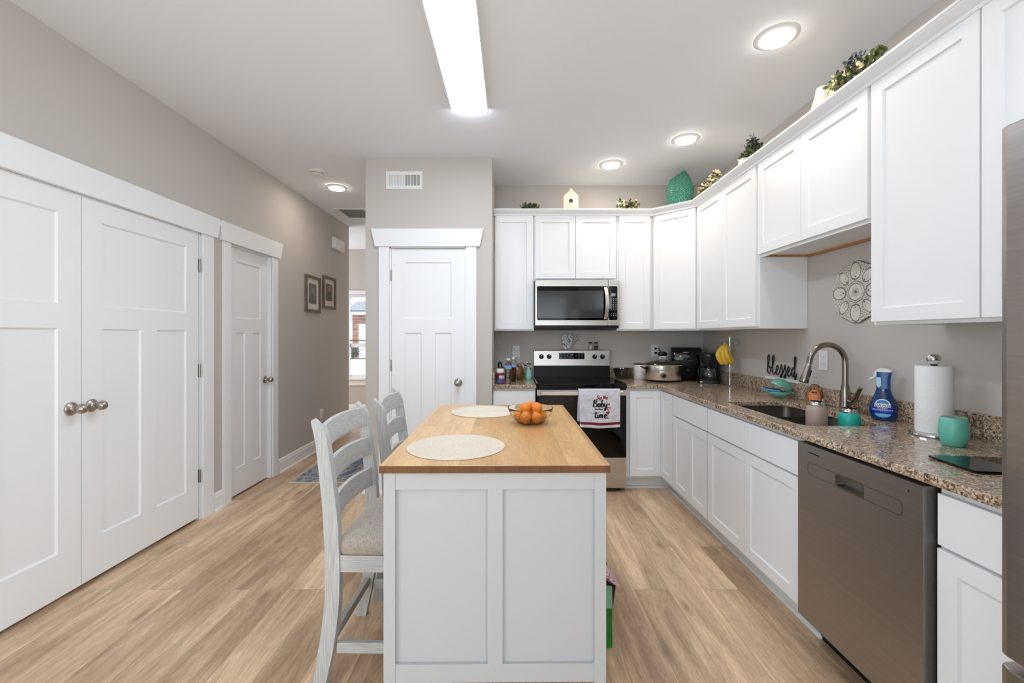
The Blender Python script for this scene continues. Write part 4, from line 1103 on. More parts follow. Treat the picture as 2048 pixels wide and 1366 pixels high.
ospots = [(oc[0] + 0.054 * math.cos(a), oc[1] + 0.054 * math.sin(a), 0.9475) for a in (-2.05, -1.05, 0.0, 1.05, 2.09, 3.14)] + [(oc[0], oc[1], 0.9475), (oc[0] - 0.024, oc[1] - 0.018, 0.989), (oc[0] + 0.030, oc[1] - 0.020, 0.989), (oc[0] + 0.003, oc[1] + 0.030, 0.989)]
olab = ['orange low in the glass bowl facing the camera on the stool side', 'orange low in the glass bowl facing the camera on the range aisle side', 'orange low in the bowl against its range aisle rim', 'orange low in the bowl on the range aisle side toward the stove',
        'orange low in the bowl on the stool side toward the pantry', 'orange low in the bowl against its rim nearest the stools', 'orange buried in the middle of the bowl', 'orange on top of the pile nearer the placemat', 'orange on top of the pile nearer the towel', 'orange on top of the pile behind the other two']
mb = MB(); mb.sphere((0, 0, 0), 0.0266, 24, 14, sz=0.95)
og = thing('orange', ospots[0], olab[0], 'orange', 'oranges in the glass bowl')
build('fruit', mb, M_ORANGE, og, smooth=True, autosmooth=80, local=True)
mb = MB(); mb.lathe([(0.0035, 0.0250), (0.0030, 0.0264), (0.001, 0.0268)], (0, 0, 0), 6); build('calyx', mb, M_CALYX, og, local=True)
for k, p in enumerate(ospots[1:], 1):
    c = copy_tree(og); c.location = p; c['label'] = olab[k]
    sc = (1.0, 0.97, 1.02, 0.98, 1.0, 1.01, 0.98, 1.0, 1.02, 0.96)[k]
    c.scale = (sc, sc, sc); c.rotation_euler = (k * 0.9, k * 1.3, k * 0.7)
og.rotation_euler = (1.2, 0.4, 0)
# ================================================================== back counter, beside the pantry
Z = CT1 + 0.0002
def single(name, mb, m, label, cat, group=None, **k):
    return tag(build(name, mb, m, **k), label, cat, group)
M_MAROON = mat('maroon_label', (120, 28, 44), 0.45)
t = thing('vitamin_bottle', (-0.102, 3.73, Z), 'maroon and purple labelled supplement bottle with a white lid beside the water bottles', 'bottle')
build('body', MB().lathe([(0.002, 0), (0.034, 0), (0.036, 0.004), (0.036, 0.085), (0.032, 0.093), (0.028, 0.095)], (-0.102, 3.73, Z), 24), M_MAROON, t, smooth=True)
build('lid', MB().lathe([(0.034, 0.0955), (0.035, 0.098), (0.035, 0.126), (0.032, 0.129), (0.002, 0.129)], (-0.102, 3.73, Z), 24), M_WHITEP, t, smooth=True)
def wrap(c, r, z0, z1, a0, a1, n=10):
    mb = MB(); ids = []
    for k in range(n + 1):
        a = a0 + (a1 - a0) * k / n; x, y = c[0] + r * math.cos(a), c[1] + r * math.sin(a); ids.append((mb.P((x, y, z0)), mb.P((x, y, z1))))
    for p, q in zip(ids, ids[1:]): mb.F(p[0], q[0], q[1], p[1])
    return mb
c = (-0.102, 3.73)
build('teal_label_band', wrap(c, 0.0365, Z + 0.006, Z + 0.04, -2.9, -1.7), mat('teal_print', (24, 110, 116), 0.5), t)
build('purple_label_band', wrap(c, 0.0365, Z + 0.006, Z + 0.045, -1.7, -0.3), mat('violet_print', (112, 60, 150), 0.5), t)
build('pale_label_band', wrap(c, 0.0366, Z + 0.0455, Z + 0.072, -1.9, -0.3), mat('lilac_print', (196, 178, 206), 0.5), t)
M_PET = glassy('clear_plastic', (250, 252, 255), 0.03, 1.12)
def water(x, y, label, first=None):
    if first:
        c = copy_tree(first); c.location = (x, y, Z); c['label'] = label; return c
    t = thing('water_bottle', (x, y, Z), label, 'bottle', 'clear plastic water bottles')
    pr = [(0.002, 0), (0.026, 0), (0.031, 0.006)]
    for k in range(9): z = 0.014 + k * 0.0125; pr += [(0.0315, z), (0.0295, z + 0.006)]
    pr += [(0.0315, 0.128), (0.0315, 0.158), (0.028, 0.172), (0.016, 0.19), (0.0125, 0.195), (0.0125, 0.204), (0.002, 0.2042)]
    build('body', MB().lathe(pr, (x, y, Z), 24), M_PET, t, smooth=True)
    build('label', wrap((x, y), 0.0322, Z + 0.132, Z + 0.158, 0, 2 * PI, 24), mat('blue_white_label', (120, 165, 208), 0.5, noise=0.35, scale=60), t)
    build('cap', MB().lathe([(0.0145, 0.2045), (0.015, 0.206), (0.015, 0.218), (0.0135, 0.2195), (0.002, 0.2195)], (x, y, Z), 20), M_WHITEP, t, smooth=True)
    return t
w1 = water(-0.034, 3.725, 'clear water bottle with blue label standing next to the supplement bottle')
water(0.012, 3.90, 'clear water bottle with blue label behind the other water bottle', w1)
# dark bundle + cord at the back
t = thing('dark_pouch', (-0.112, 4.02, Z), 'small brown pouch with a black handle tucked behind the supplement bottle', 'pouch')
mb = MB(); mb.lathe([(0.002, 0), (0.04, 0), (0.05, 0.02), (0.048, 0.06), (0.03, 0.10), (0.012, 0.115), (0.002, 0.116)], (-0.098, 4.02, Z), 16, sx=1.0, sy=0.7, wob=lambda a, z: 1 + 0.08 * math.sin(5 * a + z * 60)); build('bag', mb, mat('brown_cloth', (92, 70, 54), 0.8, noise=0.3, scale=60), t, smooth=True)
mb = MB(); mb.tube(catmull([(-0.12, 4.0, Z + 0.10), (-0.125, 4.0, Z + 0.16), (-0.105, 4.0, Z + 0.165), (-0.09, 4.0, Z + 0.12), (-0.055, 4.0, Z + 0.10)]), 0.008, 8); build('handle', mb, M_BLACK, t, smooth=True)
# amber basket
t = thing('gift_basket', (0.055, 4.06, Z), 'round amber and brown wrapped gift basket with a red bow on the back counter', 'basket')
mb = MB(); mb.lathe([(0.002, 0), (0.05, 0), (0.062, 0.02), (0.066, 0.06), (0.058, 0.10), (0.04, 0.128), (0.002, 0.13)], (0.055, 4.06, Z), 24, wob=lambda a, z: 1 + 0.03 * math.sin(9 * a + z * 80)); build('body', mb, mat('amber_brown', (96, 66, 34), 0.3, noise=0.5, scale=45, bump=0.3), t, smooth=True)
mb = MB(); foliage(mb, (0.06, 4.01, Z + 0.075), 0.028, 40, 0.018, random.Random(4), [mat('gold_foil', (216, 168, 72), 0.3), mat('tan_straw', (170, 130, 80), 0.7)]); build('filling', mb, None, t)
mb = MB(); mb.sphere((0.022, 4.02, Z + 0.125), 0.022, 12, 8, sz=1.1); mb.sphere((0.048, 4.03, Z + 0.135), 0.018, 12, 8); build('bow', mb, mat('red_ribbon', (168, 34, 36), 0.5), t, smooth=True)
mb = MB()
for k, x in enumerate((0.04, 0.07, 0.10)): mb.tube(catmull([(x - 0.02, 4.05, Z + 0.12), (x, 4.05, Z + 0.155 + 0.006 * k), (x + 0.022, 4.05, Z + 0.115)]), 0.0022, 6)
build('wire_loops', mb, M_BLACK, t)
t = thing('bud_vase', (0.158, 4.13, Z), 'pear shaped mint green vase standing next to the range', 'vase')
mb = MB(); mb.lathe([(0.002, 0), (0.028, 0), (0.036, 0.018), (0.036, 0.035), (0.028, 0.065), (0.017, 0.095), (0.013, 0.112), (0.0145, 0.118), (0.011, 0.117), (0.01, 0.10), (0.002, 0.09)], (0.158, 4.13, Z), 28); build('body', mb, mat('mint_glaze', (146, 206, 190), 0.2, noise=0.06, coat=0.4), t, smooth=True)
mb = MB(); foliage(mb, (0.145, 4.12, Z + 0.14), 0.03, 26, 0.016, random.Random(5), [M_WHITEP, M_BLACK, mat('red_ribbon', (168, 34, 36), 0.5)], (1.3, 0.6, 0.6)); mb.use(M_BLACK); mb.tube([(0.158, 4.13, Z + 0.1), (0.15, 4.125, Z + 0.14)], 0.002, 6); build('sprig', mb, None, t)

def outlet(label, T, rocker=False, group='white wall outlets'):
    c = T @ Vector((0, -0.06, 0))
    t = thing('wall_outlet', c, label, 'outlet', group)
    mb = MB(); mb.T = T; mb.box(-0.037, 0.037, -0.06, 0.06, 0.0005, 0.006); build('cover_plate', mb, M_WHITEP, t, bev=0.003)
    for v in (-0.021, 0.021):
        mb = MB(); mb.T = T; mb.box(-0.017, 0.017, v - 0.014, v + 0.014, 0.0062, 0.008); r = build('receptacle', mb, M_WHITEP, t, bev=0.002)
        mb = MB(); mb.T = T; mb.box(-0.008, -0.006, v - 0.002, v + 0.006, 0.0082, 0.0085); mb.box(0.006, 0.008, v - 0.002, v + 0.006, 0.0082, 0.0085); mb.box(-0.002, 0.002, v - 0.009, v - 0.006, 0.0082, 0.0085); build('slots', mb, M_DARK, r)
    return t
def bwT(x, z): return Matrix(((1, 0, 0, x), (0, 0, -1, YB), (0, 1, 0, z), (0, 0, 0, 1)))
def rwT(y, z): return Matrix(((0, 0, -1, XR), (-1, 0, 0, y), (0, 1, 0, z), (0, 0, 0, 1)))
outlet('white outlet with a white charger above the water bottles', bwT(0.040, 1.174))
outlet('white outlet with two black plugs above the slow cooker', bwT(1.431, 1.183))
outlet('white outlet on the wall behind the faucet', rwT(2.62, 1.180))
outlet('white outlet low on the hall wall above the baseboard', wallT(5.05, 0.41))
t = thing('phone_charger', (0.045, YB - 0.02, 1.16), 'white charger block and cord plugged in above the water bottles', 'charger')
build('charger_block', MB().box(0.027, 0.058, YB - 0.036, YB - 0.0087, 1.184, 1.212), M_WHITEP, t, bev=0.003)
build('cord', MB().tube(catmull([(0.046, YB - 0.034, 1.184), (0.05, YB - 0.03, 1.14), (0.057, YB - 0.028, 1.08), (0.062, YB - 0.034, 1.025), (0.072, YB - 0.06, Z + 0.1)]), 0.0025, 8), M_WHITEP, t, smooth=True)
single('charging_cord', MB().tube(catmull([(-0.140, YB - 0.006, 1.3775), (-0.138, YB - 0.006, 1.30), (-0.125, YB - 0.006, 1.23), (-0.138, YB - 0.006, 1.15), (-0.128, YB - 0.01, 1.08), (-0.118, YB - 0.035, 1.03)]), 0.0022, 8), M_WHITEP, 'thin white cord hanging down the wall beside the pantry', 'cord', smooth=True)
# mug ornament on the range
t = thing('mug_ornament', (0.556, 4.238, 1.192), 'flat mug shaped ornament with a speckled black and white print on top of the range', 'ornament')
def speckle():
    m, nt, p = newmat('speckled_print'); tc = nt.nodes.new('ShaderNodeTexCoord')
    v = nt.nodes.new('ShaderNodeTexNoise'); v.inputs['Scale'].default_value = 95; v.inputs['Detail'].default_value = 2; nt.links.new(tc.outputs['Object'], v.inputs['Vector'])
    nt.links.new(ramp(nt, v.outputs['Fac'], [(0.40, (66, 72, 74)), (0.47, (226, 230, 228)), (0.58, (232, 234, 232)), (0.63, (88, 96, 98))]), p.inputs['Base Color']); p.inputs['Roughness'].default_value = 0.5
    return m
M_SPECK = speckle()
mb = MB(); cup = [(0.512, 1.205), (0.535, 1.200), (0.560, 1.200), (0.578, 1.207), (0.592, 1.250), (0.600, 1.300), (0.602, 1.338), (0.570, 1.342), (0.520, 1.340), (0.493, 1.334), (0.495, 1.290), (0.500, 1.245)]
mb.prism(cup, 4.232, 4.244, axis='y'); build('mug_face', mb, M_SPECK, t, bev=0.001)
mb = MB(); pts = catmull([(0.598, 4.238, 1.322), (0.622, 4.238, 1.332), (0.640, 4.238, 1.312), (0.636, 4.238, 1.283), (0.612, 4.238, 1.255), (0.590, 4.238, 1.245)]); mb.tube(pts, 0.0065, 8); build('handle', mb, M_SPECK, t, smooth=True)
build('stand', MB().box(0.480, 0.640, 4.225, 4.252, 1.1925, 1.2002), mat('dusty_pink_wood', (176, 152, 146), 0.6), t, bev=0.001)
def shaker_pot(x, fill, label):
    t = thing('spice_shaker', (x, 4.238, 1.1925), label, 'shaker', 'glass salt and pepper shakers')
    build('jar', MB().lathe([(0.002, 0), (0.018, 0), (0.020, 0.004), (0.019, 0.058), (0.017, 0.061), (0.002, 0.0612)], (x, 4.238, 1.1925), 16), M_PET, t, smooth=True)
    build('contents', MB().lathe([(0.002, 0.003), (0.0165, 0.003), (0.0165, 0.04), (0.002, 0.04)], (x, 4.238, 1.1925), 16), fill, t)
    build('cap', MB().lathe([(0.0185, 0.0615), (0.019, 0.07), (0.016, 0.077), (0.002, 0.078)], (x, 4.238, 1.1925), 16), mat('dark_metal_cap', (70, 68, 66), 0.35, 0.8), t, smooth=True)
shaker_pot(0.780, M_WHITEP, 'glass salt shaker with white contents on top of the range')
shaker_pot(0.836, mat('peppercorn', (98, 76, 60), 0.7, noise=0.5, scale=120), 'glass pepper shaker with dark contents on top of the range')

# ================================================================== counter between range and corner
t = thing('serving_bowl', (1.075, 4.15, Z), 'dark brown flared bowl standing just past the range', 'bowl')
mb = MB(); mb.lathe([(0.002, 0), (0.055, 0), (0.060, 0.006), (0.074, 0.05), (0.090, 0.094), (0.094, 0.102), (0.090, 0.102), (0.070, 0.05), (0.055, 0.010), (0.002, 0.008)], (1.075, 4.15, Z), 40, wob=lambda a, z: 1 + 0.035 * math.cos(4 * a) * max(0, (z) / 0.1)); build('bowl_body', mb, mat('dark_brown_glaze', (52, 40, 33), 0.22, noise=0.15, coat=0.4), t, smooth=True)
t = thing('canister', (1.238, 4.13, Z), 'white ceramic canister with a dark red lid half hidden by the slow cooker', 'canister')
mb = MB(); mb.lathe([(0.002, 0), (0.056, 0), (0.060, 0.006), (0.060, 0.13), (0.056, 0.138), (0.002, 0.139)], (1.238, 4.13, Z), 32); build('jar', mb, mat('cream_ceramic', (228, 222, 216), 0.3, noise=0.03), t, smooth=True)
mb = MB(); mb.lathe([(0.057, 0.1395), (0.060, 0.142), (0.058, 0.149), (0.02, 0.153), (0.002, 0.153)], (1.238, 4.13, Z), 32); build('lid', mb, mat('dark_red_lid', (88, 34, 34), 0.4), t, smooth=True)
# slow cooker
SC = (1.392, 3.925)
t = thing('slow_cooker', (SC[0], SC[1], Z), 'oval stainless slow cooker with black lid and handles in front of the air fryer', 'slow cooker')
ov = dict(seg=56, sx=1.0, sy=0.76)
mb = MB(); mb.lathe([(0.002, 0.012), (0.150, 0.012), (0.160, 0.020), (0.164, 0.026), (0.164, 0.146)], (SC[0], SC[1], Z), cap=False, **ov); build('body', mb, mat('polished_stainless_cooker', (226, 222, 217), 0.24, 1.0, noise=0.02, scale=60, stretch=(1, 1, 0.05)), t, smooth=True)
mb = MB(); mb.lathe([(0.002, 0.0), (0.135, 0.0), (0.152, 0.008), (0.158, 0.0195), (0.12, 0.0195)], (SC[0], SC[1], Z), **ov); build('base', mb, M_BLACK, t, smooth=True)
mb = MB(); mb.lathe([(0.160, 0.1462), (0.170, 0.1475), (0.170, 0.153), (0.155, 0.1535)], (SC[0], SC[1], Z), cap=False, **ov); build('crock_rim', mb, mat('cream_crock', (214, 204, 160), 0.3), t, smooth=True)
mb = MB(); mb.lathe([(0.173, 0.1538), (0.175, 0.158), (0.172, 0.164), (0.150, 0.172), (0.10, 0.186), (0.05, 0.194), (0.002, 0.196)], (SC[0], SC[1], Z), **ov); ld = build('lid', mb, mat('smoked_lid', (38, 34, 30), 0.12, coat=0.4), t, smooth=True)
mb = MB(); mb.box(SC[0] - 0.042, SC[0] + 0.026, SC[1] - 0.02, SC[1] + 0.02, Z + 0.194, Z + 0.232); build('lid_bracket', mb, M_CHROME, ld, bev=0.006)
mb = MB(); mb.lathe([(0.030, 0.2325), (0.041, 0.240), (0.042, 0.252), (0.034, 0.266), (0.018, 0.272), (0.002, 0.273)], (SC[0] - 0.006, SC[1], Z), 24, sy=0.65); build('lid_knob', mb, M_BLACK, ld, smooth=True)
for s in (-1, 1):
    mb = MB(); x = SC[0] + s * 0.160; mb.loft([[(x, SC[1] - 0.045, Z + 0.128), (x, SC[1] + 0.045, Z + 0.128), (x, SC[1] + 0.04, Z + 0.108), (x, SC[1] - 0.04, Z + 0.108)], [(x + s * 0.028, SC[1] - 0.040, Z + 0.132), (x + s * 0.028, SC[1] + 0.040, Z + 0.132), (x + s * 0.028, SC[1] + 0.035, Z + 0.120), (x + s * 0.028, SC[1] - 0.035, Z + 0.120)], [(x + s * 0.046, SC[1] - 0.03, Z + 0.140), (x + s * 0.046, SC[1] + 0.03, Z + 0.140), (x + s * 0.046, SC[1] + 0.027, Z + 0.132), (x + s * 0.046, SC[1] - 0.027, Z + 0.132)]])
    build('handle', mb, M_BLACK, t, bev=0.004)
mb = MB(); mb.lathe([(0.026, -0.0004), (0.026, -0.004), (0.013, -0.005), (0.012, -0.016), (0.002, -0.0165)], (SC[0] - 0.042, SC[1] - 0.1205, Z + 0.060), 24, axis='y'); build('dial_plate', mb, M_NICKEL, t, smooth=True)
mb = MB(); mb.lathe([(0.0145, -0.0155), (0.014, -0.026), (0.002, -0.027)], (SC[0] - 0.042, SC[1] - 0.1205, Z + 0.060), 24, axis='y'); build('control_dial', mb, M_BLACK, t, smooth=True)
mb = MB(); mb.box(SC[0] - 0.075, SC[0] - 0.005, SC[1] - 0.1275, SC[1] - 0.122, Z + 0.108, Z + 0.111); build('badge', mb, mat('badge_grey', (110, 108, 106), 0.4), t)
# plugs and cords
for z, ex in ((1.205, 0.05), (1.161, 0.045)):
    t = thing('power_plug', (1.431, YB - 0.02, z), 'black plug and cord in the ' + ('upper' if z > 1.18 else 'lower') + ' socket above the slow cooker', 'plug')
    build('plug', MB().box(1.421, 1.441, YB - 0.034, YB - 0.0087, z - 0.010, z + 0.010), M_BLACK, t, bev=0.003)
    build('cord', MB().tube(catmull([(1.441, YB - 0.026, z), (1.462, YB - 0.028, z - 0.002), (1.482, YB - 0.03, z - 0.04), (1.486, YB - 0.032, z - 0.09), (1.488, YB - 0.035, 0.93)]), 0.0035, 8), M_BLACK, t, smooth=True)
# air fryer
AF = (1.662, 4.092); ra = math.radians(-14)
t = thing('air_fryer', (AF[0], AF[1], Z), 'tall black air fryer in the corner between slow cooker and coffee maker', 'air fryer', None, 0)
Ta = Matrix.Translation((AF[0], AF[1], Z)) @ Matrix.Rotation(ra, 4, 'Z')
def rr3(hw, hd, r, z, f=1.0, sh=0): return [(x, y + sh, z) for x, y in rrect(-hw * f, hw * f, -hd * f, hd * f, r, 5)]
mb = MB(); mb.T = Ta; hw, hd = 0.142, 0.128
mb.loft([rr3(hw, hd, 0.06, 0.0, 0.94), rr3(hw, hd, 0.06, 0.01), rr3(hw, hd, 0.06, 0.196)]); bdy = build('body', mb, M_BLACK, t, smooth=True)
mb = MB(); mb.T = Ta
top = []
for z, f, sh in ((0.1965, 1.0, 0), (0.205, 1.01, 0), (0.24, 1.0, 0.004), (0.275, 0.96, 0.014), (0.298, 0.90, 0.024), (0.306, 0.84, 0.03)): 
    top.append([(x, y * (1 if f > 0.99 else f) + sh, z) for x, y in rrect(-hw * (0.5 + 0.5 * f), hw * (0.5 + 0.5 * f), -hd, hd, 0.045, 5)])
mb.loft(top); build('hood', mb, mat('gloss_black', (12, 12, 13), 0.15, coat=0.5), t, smooth=True)
mb = MB(); mb.T = Ta; mb.tube(catmull([(-0.128, -0.100, 0.193), (-0.08, -0.131, 0.192), (0, -0.133, 0.190), (0.08, -0.131, 0.192), (0.128, -0.100, 0.193)]), 0.0022, 6); build('seam_trim', mb, M_CHROME, t)
mb = MB(); mb.T = Ta; mb.lathe([(0.010, -0.001), (0.009, -0.007), (0.002, -0.008)], (-0.060, -0.1265, 0.225), 16, axis='y'); mb.lathe([(0.005, -0.001), (0.002, -0.004)], (-0.052, -0.1265, 0.207), 12, axis='y'); build('indicator', mb, mat('brass_knob', (200, 180, 120), 0.3, 0.8), t, smooth=True)
mb = MB(); mb.T = Ta
for k in range(4): mb.box(-0.035 + k * 0.012, -0.026 + k * 0.012, -0.117, -0.112, 0.262, 0.2655)
build('badge', mb, M_WHITEP, t)
mb = MB(); mb.T = Ta; mb.box(-0.022, 0.022, -0.185, -0.126, 0.085, 0.115); build('basket_handle', mb, M_BLACK, t, bev=0.010)
# coffee maker
CF = (1.755, 3.80); rc = math.radians(-22)
Tf = Matrix.Translation((CF[0], CF[1], Z)) @ Matrix.Rotation(rc, 4, 'Z')
t = thing('coffee_maker', (CF[0], CF[1], Z), 'small black coffee maker with glass carafe beside the bananas', 'coffee maker')
mb = MB(); mb.T = Tf; mb.loft([rr3(0.085, 0.098, 0.03, 0.0), rr3(0.085, 0.098, 0.03, 0.026), rr3(0.085, 0.098, 0.03, 0.034, 0.95)]); build('base', mb, M_BLACK, t, smooth=True)
mb = MB(); mb.T = Tf; mb.loft([[(x, y + 0.065, z) for x, y in rrect(-0.080, 0.080, -0.032, 0.032, 0.02)] for z in (0.0345, 0.264)]); build('water_tank', mb, M_BLACK, t, smooth=True)
mb = MB(); mb.T = Tf; mb.lathe([(0.040, 0.165), (0.055, 0.172), (0.066, 0.20), (0.070, 0.232), (0.072, 0.25), (0.070, 0.258), (0.05, 0.268), (0.002, 0.270)], (0, -0.025, 0), 32); build('brew_basket', mb, mat('satin_black', (28, 28, 29), 0.3), t, smooth=True)
mb = MB(); mb.T = Tf; mb.lathe([(0.002, 0.0345), (0.045, 0.0345), (0.052, 0.045), (0.054, 0.075), (0.048, 0.11), (0.040, 0.128), (0.037, 0.128), (0.045, 0.108), (0.051, 0.075), (0.049, 0.047), (0.042, 0.038), (0.002, 0.038)], (0, -0.030, 0.004), 32); cf = build('carafe', mb, M_GLASS, t, smooth=True)
mb = MB(); mb.T = Tf; mb.lathe([(0.041, 0.1325), (0.043, 0.138), (0.040, 0.150), (0.002, 0.152)], (0, -0.030, 0), 32); build('carafe_lid', mb, M_BLACK, t, smooth=True)
mb = MB(); mb.T = Tf; mb.tube(catmull([(-0.040, -0.045, 0.142), (-0.082, -0.062, 0.138), (-0.092, -0.066, 0.09), (-0.080, -0.062, 0.055), (-0.053, -0.052, 0.055)]), 0.0075, 8, flat=0.7); build('carafe_handle', mb, M_BLACK, t, smooth=True)
mb = MB(); mb.T = Tf; mb.lathe([(0.047, 0.0342), (0.049, 0.037), (0.002, 0.0375)], (0, -0.030, 0), 24); build('warming_plate', mb, M_STEEL, t, smooth=True)
mb = MB(); mb.T = Tf; mb.box(-0.075, -0.060, -0.1015, -0.0985, 0.010, 0.020); build('power_switch', mb, M_WHITEP, t)
# banana stand
BS = (1.818, 3.56)
t = thing('banana_stand', (BS[0], BS[1], Z), 'chrome stand with a round base and two hooks at the wall', 'stand')
mb = MB(); mb.lathe([(0.002, 0), (0.056, 0), (0.058, 0.003), (0.052, 0.008), (0.02, 0.012), (0.002, 0.012)], (BS[0], BS[1], Z), 32); build('base', mb, M_CHROME, t, smooth=True)
mb = MB(); mb.tube([(BS[0], BS[1], Z + 0.012), (BS[0], BS[1], Z + 0.405)], 0.0075, 12); build('pole', mb, M_CHROME, t, smooth=True)
build('finial', MB().sphere((BS[0], BS[1], Z + 0.411), 0.010, 14, 10), mat('pale_finial', (226, 214, 196), 0.4), t, smooth=True)
zz = Z + 0.384
mb = MB(); mb.tube([(1.735, 3.553, zz), (1.893, 3.567, zz)], 0.0045, 8); build('crossbar', mb, M_CHROME, t, smooth=True)
for s, x in ((-1, 1.742), (1, 1.886)):
    mb = MB(); mb.tube(catmull([(x, BS[1] - 0.006 * -s, zz), (x + 0.003 * s, BS[1], zz - 0.022), (x - 0.006 * s, BS[1], zz - 0.043), (x - 0.019 * s, BS[1], zz - 0.046), (x - 0.027 * s, BS[1], zz - 0.032), (x - 0.018 * s, BS[1], zz - 0.022)]), 0.0028, 8); build('hook', mb, M_CHROME, t, smooth=True)
bn = thing('banana_bunch', (1.775, 3.555, 1.10), 'bunch of ripe yellow bananas hanging from the chrome stand', 'bananas')
M_BAN = mat('banana_peel', (236, 192, 66), 0.45, noise=0.10, scale=18)
M_BTIP = mat('banana_tip', (70, 56, 34), 0.7)
M_BSTEM = mat('banana_stem', (178, 176, 72), 0.6)
hub = Vector((1.777, 3.545, 1.262))
build('stem', MB().tube(catmull([hub + Vector((0.004, 0.002, 0.018)), hub + Vector((0.0, 0, 0.008)), hub + Vector((-0.004, -0.004, -0.012))]), [0.008] * 5 + [0.010] * 6 + [0.012] * 2, 8), M_BSTEM, bn, smooth=True)
for k, (bow, tip, dy) in enumerate((((-0.075, -0.022, -0.085), (-0.032, -0.02, -0.165), 0), ((-0.048, -0.045, -0.085), (-0.004, -0.035, -0.168), 0), ((-0.022, -0.052, -0.08), (0.026, -0.036, -0.160), 0), ((0.000, -0.040, -0.085), (0.054, -0.012, -0.158), 0), ((-0.055, 0.005, -0.085), (-0.012, 0.010, -0.155), 0))):
    mid1 = hub + Vector((bow[0] * 0.55, bow[1] * 0.6, -0.028)); mid = hub + Vector(bow); tp = hub + Vector(tip); m3 = (mid + tp) / 2 + Vector((bow[0] * 0.10, bow[1] * 0.15, -0.004))
    pts = catmull([hub + Vector((bow[0] * 0.1, bow[1] * 0.1, -0.004)), mid1, mid, m3, tp], 6)
    n = len(pts); rs = [0.0075 + 0.0125 * min(1, math.sin(PI * min(0.5, (i / (n - 1)) * 0.9)) ** 1.2) * (1 - max(0, (i / (n - 1) - 0.82) / 0.18) ** 2 * 0.75) for i in range(n)]
    o = build('banana', MB().tube(pts, rs, 6), M_BAN, bn, smooth=True, autosmooth=75, bev=0)
    build('tip', MB().tube([pts[-1], pts[-1] + (pts[-1] - pts[-3]).normalized() * 0.006], [rs[-1] * 0.95, rs[-1] * 0.6], 6), M_BTIP, o)

# ================================================================== sink surround
sg = thing('word_sign', (XR - 0.012, 3.0, 1.0142), 'black cursive sign reading blessed on a white strip above the backsplash', 'sign')
build('stand', MB().box(XR - 0.020, XR - 0.004, 2.83, 3.20, 1.0143, 1.033), M_WHITEP, sg, bev=0.001)
SG = {
 'b': (0.92, [(0.0, 0.35), (0.28, 1.0), (0.46, 1.75), (0.36, 2.1), (0.18, 1.85), (0.14, 1.0), (0.16, 0.25), (0.36, 0.0), (0.62, 0.15), (0.68, 0.6), (0.50, 0.85), (0.55, 0.7), (0.92, 0.72)]),
 'l': (0.78, [(0.0, 0.62), (0.25, 1.1), (0.44, 1.8), (0.34, 2.1), (0.18, 1.85), (0.14, 1.0), (0.18, 0.25), (0.38, 0.0), (0.60, 0.12), (0.78, 0.35)]),
 'e': (0.70, [(0.0, 0.35), (0.28, 0.5), (0.44, 0.82), (0.28, 1.02), (0.10, 0.75), (0.10, 0.25), (0.30, 0.0), (0.52, 0.12), (0.70, 0.35)]),
 's': (0.66, [(0.0, 0.35), (0.22, 0.85), (0.30, 1.15), (0.36, 0.85), (0.50, 0.40), (0.42, 0.0), (0.28, -0.35), (0.14, -0.25), (0.26, 0.05), (0.66, 0.35)]),
 'd': (0.95, [(0.0, 0.35), (0.25, 0.85), (0.50, 1.0), (0.20, 0.85), (0.10, 0.4), (0.22, 0.02), (0.42, 0.15), (0.58, 0.9), (0.74, 1.7), (0.66, 2.1), (0.54, 1.8), (0.54, 0.8), (0.60, -0.1), (0.66, -0.3), (0.80, 0.0), (0.95, 0.4)]),
}
mb = MB(); x = 0; sc = 0.067; pts_all = []
tot = sum(SG[c][0] for c in 'blessed')
fy = 0.335 / tot
for ch in 'blessed':
    adv, st = SG[ch]
    pts = [(XR - 0.012, 3.185 - (x + p[0]) * fy, 1.052 + p[1] * sc * 0.98) for p in st]
    pts_all += pts if not pts_all else pts[1:]
    x += adv
mb.tube(catmull(pts_all, 6), 0.0038, 8)
lt = build('lettering', mb, mat('matte_black_metal', (20, 20, 21), 0.5), sg, smooth=True)
# whale / shell sponge holder
WC = (1.795, 2.865)
M_SHELL = mat('seafoam_glaze', (98, 164, 142), 0.16, noise=0.12, scale=14, coat=0.5)
t = thing('sponge_holder', (WC[0], WC[1], Z), 'seafoam green open mouth shell holder gripping a sponge behind the sink', 'sponge holder')
def shellmesh(T_, up):
    mb = MB(); mb.T = T_; rings = []
    n = 20
    for j in range(9):
        a = (PI / 2) * j / 8; r = math.cos(a); z = math.sin(a)
        rings.append([(0.068 * r * math.cos(2 * PI * k / n), 0.050 * r * math.sin(2 * PI * k / n), (0.056 if up else -0.042) * z) for k in range(n)])
    ids = [[mb.P(p) for p in r_] for r_ in rings]
    for a_, b_ in zip(ids, ids[1:]):
        for k in range(n): mb.F(a_[k], a_[(k + 1) % n], b_[(k + 1) % n], b_[k])
    return mb
rw = math.radians(28)
Tw = Matrix.Translation((WC[0], WC[1], Z + 0.0425)) @ Matrix.Rotation(-rw, 4, 'Z')
o = build('lower_shell', shellmesh(Tw, False), M_SHELL, t, smooth=True); s_ = o.modifiers.new('t', 'SOLIDIFY'); s_.thickness = 0.004
Tu = Tw @ Matrix.Translation((0.060, 0, 0.002)) @ Matrix.Rotation(math.radians(25), 4, 'Y') @ Matrix.Translation((-0.060, 0, 0.002))
o = build('upper_shell', shellmesh(Tu, True), M_SHELL, t, smooth=True); s_ = o.modifiers.new('t', 'SOLIDIFY'); s_.thickness = 0.004
